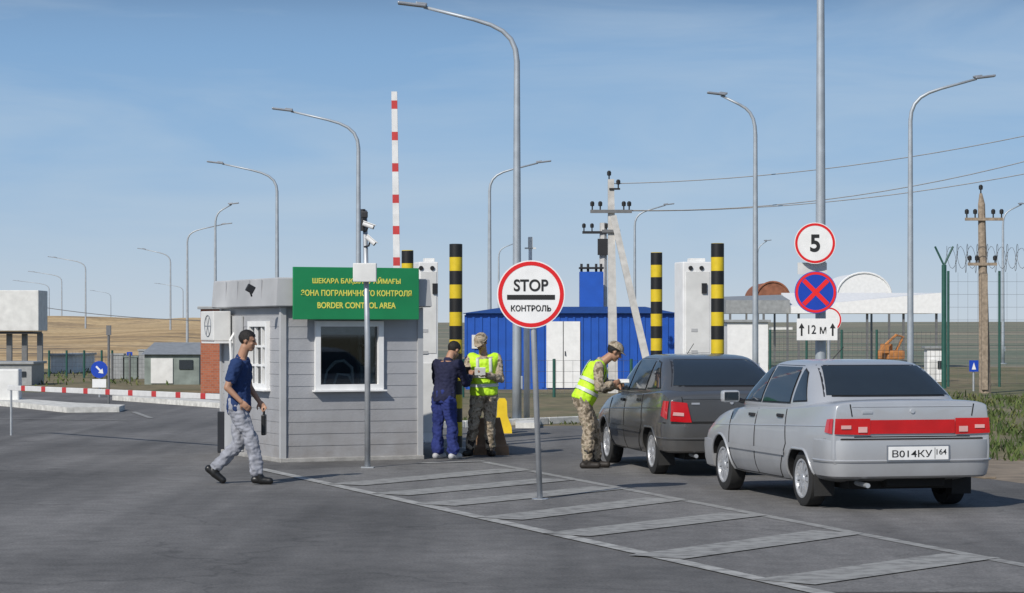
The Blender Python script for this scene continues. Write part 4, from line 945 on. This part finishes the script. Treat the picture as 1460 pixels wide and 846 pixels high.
    if O.get('vest'):
        bm=B(); loft(bm,trings(-.16,1.0,.036,12,24))
        for q in 'LR': cap_(bm,J['pel']+a*SL*.93+s*(.07 if q=='R' else -.07),.095,J['sh'+q]-s*(.02 if q=='R' else -.02),.086)
        v_=fuse('vest',bm,M['hivis'],o,.012,3,.012)
        for t0 in (.12,.42):
            bm=B(); loft(bm,trings(t0,t0+.10,.050,3,32),cap=False); obj('reflective_band',bm,M['reflect'],v_,True)
        for q in (-1,1):
            for ff in (1,-1):
                bm=B(); rr=[]
                for t in (.5,.65,.8,.95,1.04):
                    rx,ry=prof(t); c=J['pel']+a*SL*t+s*q*.09+f*ff*(ry*.83+.048); rr.append([c-s*.022,c+s*.022,c+s*.022+f*ff*.004,c-s*.022+f*ff*.004])
                loft(bm,rr); obj('reflective_strap',bm,M['reflect'],v_,True)
    return o
wl=G(335,691)
person('person in navy shirt and grey jeans walking right past the booth',wl,
 dict(pel=(.04,0,.93),che=(.06,.01,1.40),head=(.15,-.01,1.655),shR=(.035,-.185,1.39),elR=(-.06,-.24,1.12),wrR=(.10,-.25,.96),shL=(.09,.185,1.40),elL=(.14,.22,1.12),wrL=(.26,.18,.95),
  knR=(.20,-.08,.52),anR=(.27,-.07,.10),toR=(.41,-.08,.045),knL=(.04,.09,.47),anL=(-.25,.10,.18),toL=(-.15,.09,.045)),(1,-.15,-.16),
 dict(top=M['navy'],topname='shirt',sleeve=.62,bot=M['jeans'],shoe=M['shoe'],pnR=(.3,1,0),pnL=(0,-1,0),curl=.7,hem=-.28,cuff=.074))
bm=B(); box(bm,(0,0,0),(.05,.16,.24),None,.015); tube(bm,[(0,-.06,.12),(0,-.05,.19),(0,.05,.19),(0,.06,.12)],.008,6)
tag(obj('handbag',bm,M['shoe'],None,False,wl+V((.315,.17,.68))),'small dark bag hanging from the walking person\'s far hand','bag')
nv=G(635,655)
person('person in navy work clothes seen from behind beside the officer',nv,
 dict(pel=(-.02,0,.88),che=(.03,.06,1.30),head=(.115,.16,1.495),shR=(.18,-.06,1.30),elR=(.28,.08,1.05),wrR=(.33,.28,1.13),shL=(-.12,.18,1.30),elL=(-.13,.36,1.07),wrL=(.14,.44,1.13),
  knR=(.09,-.05,.47),anR=(.11,-.07,.09),toR=(.19,.03,.045),knL=(-.10,.08,.47),anL=(-.11,.06,.09),toL=(-.03,.17,.045)),(.6,.65,-.6),
 dict(top=M['navydark'],topname='jacket',sleeve=1.9,bot=M['workblue'],shoe=M['wshoe'],pnR=(-.5,0,.8),pnL=(.5,-.3,.8),curl=.8,hem=-.25,cuff=.088))
of=G(689,651)
person('person in yellow vest and camouflage facing the camera, reading papers',of,
 dict(pel=(.01,0,.93),che=(.0,-.02,1.37),head=(-.03,-.09,1.60),shR=(-.18,-.0,1.37),elR=(-.24,-.10,1.10),wrR=(-.13,-.29,1.17),shL=(.18,.03,1.37),elL=(.24,-.05,1.09),wrL=(.05,-.28,1.15),
  knR=(-.13,-.02,.50),anR=(-.19,.02,.09),toR=(-.25,-.11,.045),knL=(.09,-.02,.50),anL=(.10,.03,.09),toL=(.14,-.11,.045)),(-.35,-.75,-.55),
 dict(top=M['camo'],topname='jacket',sleeve=1.9,bot=M['camo'],shoe=M['boot'],boots=True,vest=True,cap=True,pnR=(.6,0,.6),pnL=(-.6,0,.6),curl=.9,hem=-.25,cuff=.07,hup=(-.1,-.4,1)))
o2=G(845,668)
person('person in yellow vest and camouflage bending to the hatchback window',o2,
 dict(pel=(-.11,0,.92),che=(.08,.03,1.32),head=(.285,.05,1.495),shR=(.07,-.15,1.31),elR=(.07,-.21,1.04),wrR=(.26,-.10,1.09),shL=(.11,.20,1.29),elL=(.16,.26,1.02),wrL=(.33,.12,1.06),
  knR=(-.05,-.09,.50),anR=(-.08,-.10,.09),toR=(.06,-.12,.045),knL=(.02,.09,.50),anL=(.05,.09,.09),toL=(.19,.06,.045)),(.85,.15,-.5),
 dict(top=M['camo'],topname='jacket',sleeve=1.9,bot=M['camo'],shoe=M['boot'],boots=True,vest=True,cap=True,pnR=(.3,1,.2),pnL=(.3,-1,.2),curl=.9,hem=-.25,cuff=.07,hup=(.4,0,1)))
for p_,lab,mm_,s_ in ((of+V((-.04,-.36,1.20)),'document held by the standing officer in vest',M['paper'],(.15,.02,.11)),(o2+V((.40,.03,1.12)),'white document in the bending officer\'s hands',M['paper'],(.14,.10,.012)),(nv+V((.30,.46,1.19)),'dark phone held by the person in navy',M['black'],(.08,.012,.15))):
    bm=B(); box(bm,(0,0,0),s_,Matrix.Rotation(.4,4,'X'),.002); tag(obj('document' if mm_ is M['paper'] else 'phone',bm,mm_,None,False,p_),lab,'document' if mm_ is M['paper'] else 'phone')
print('done')
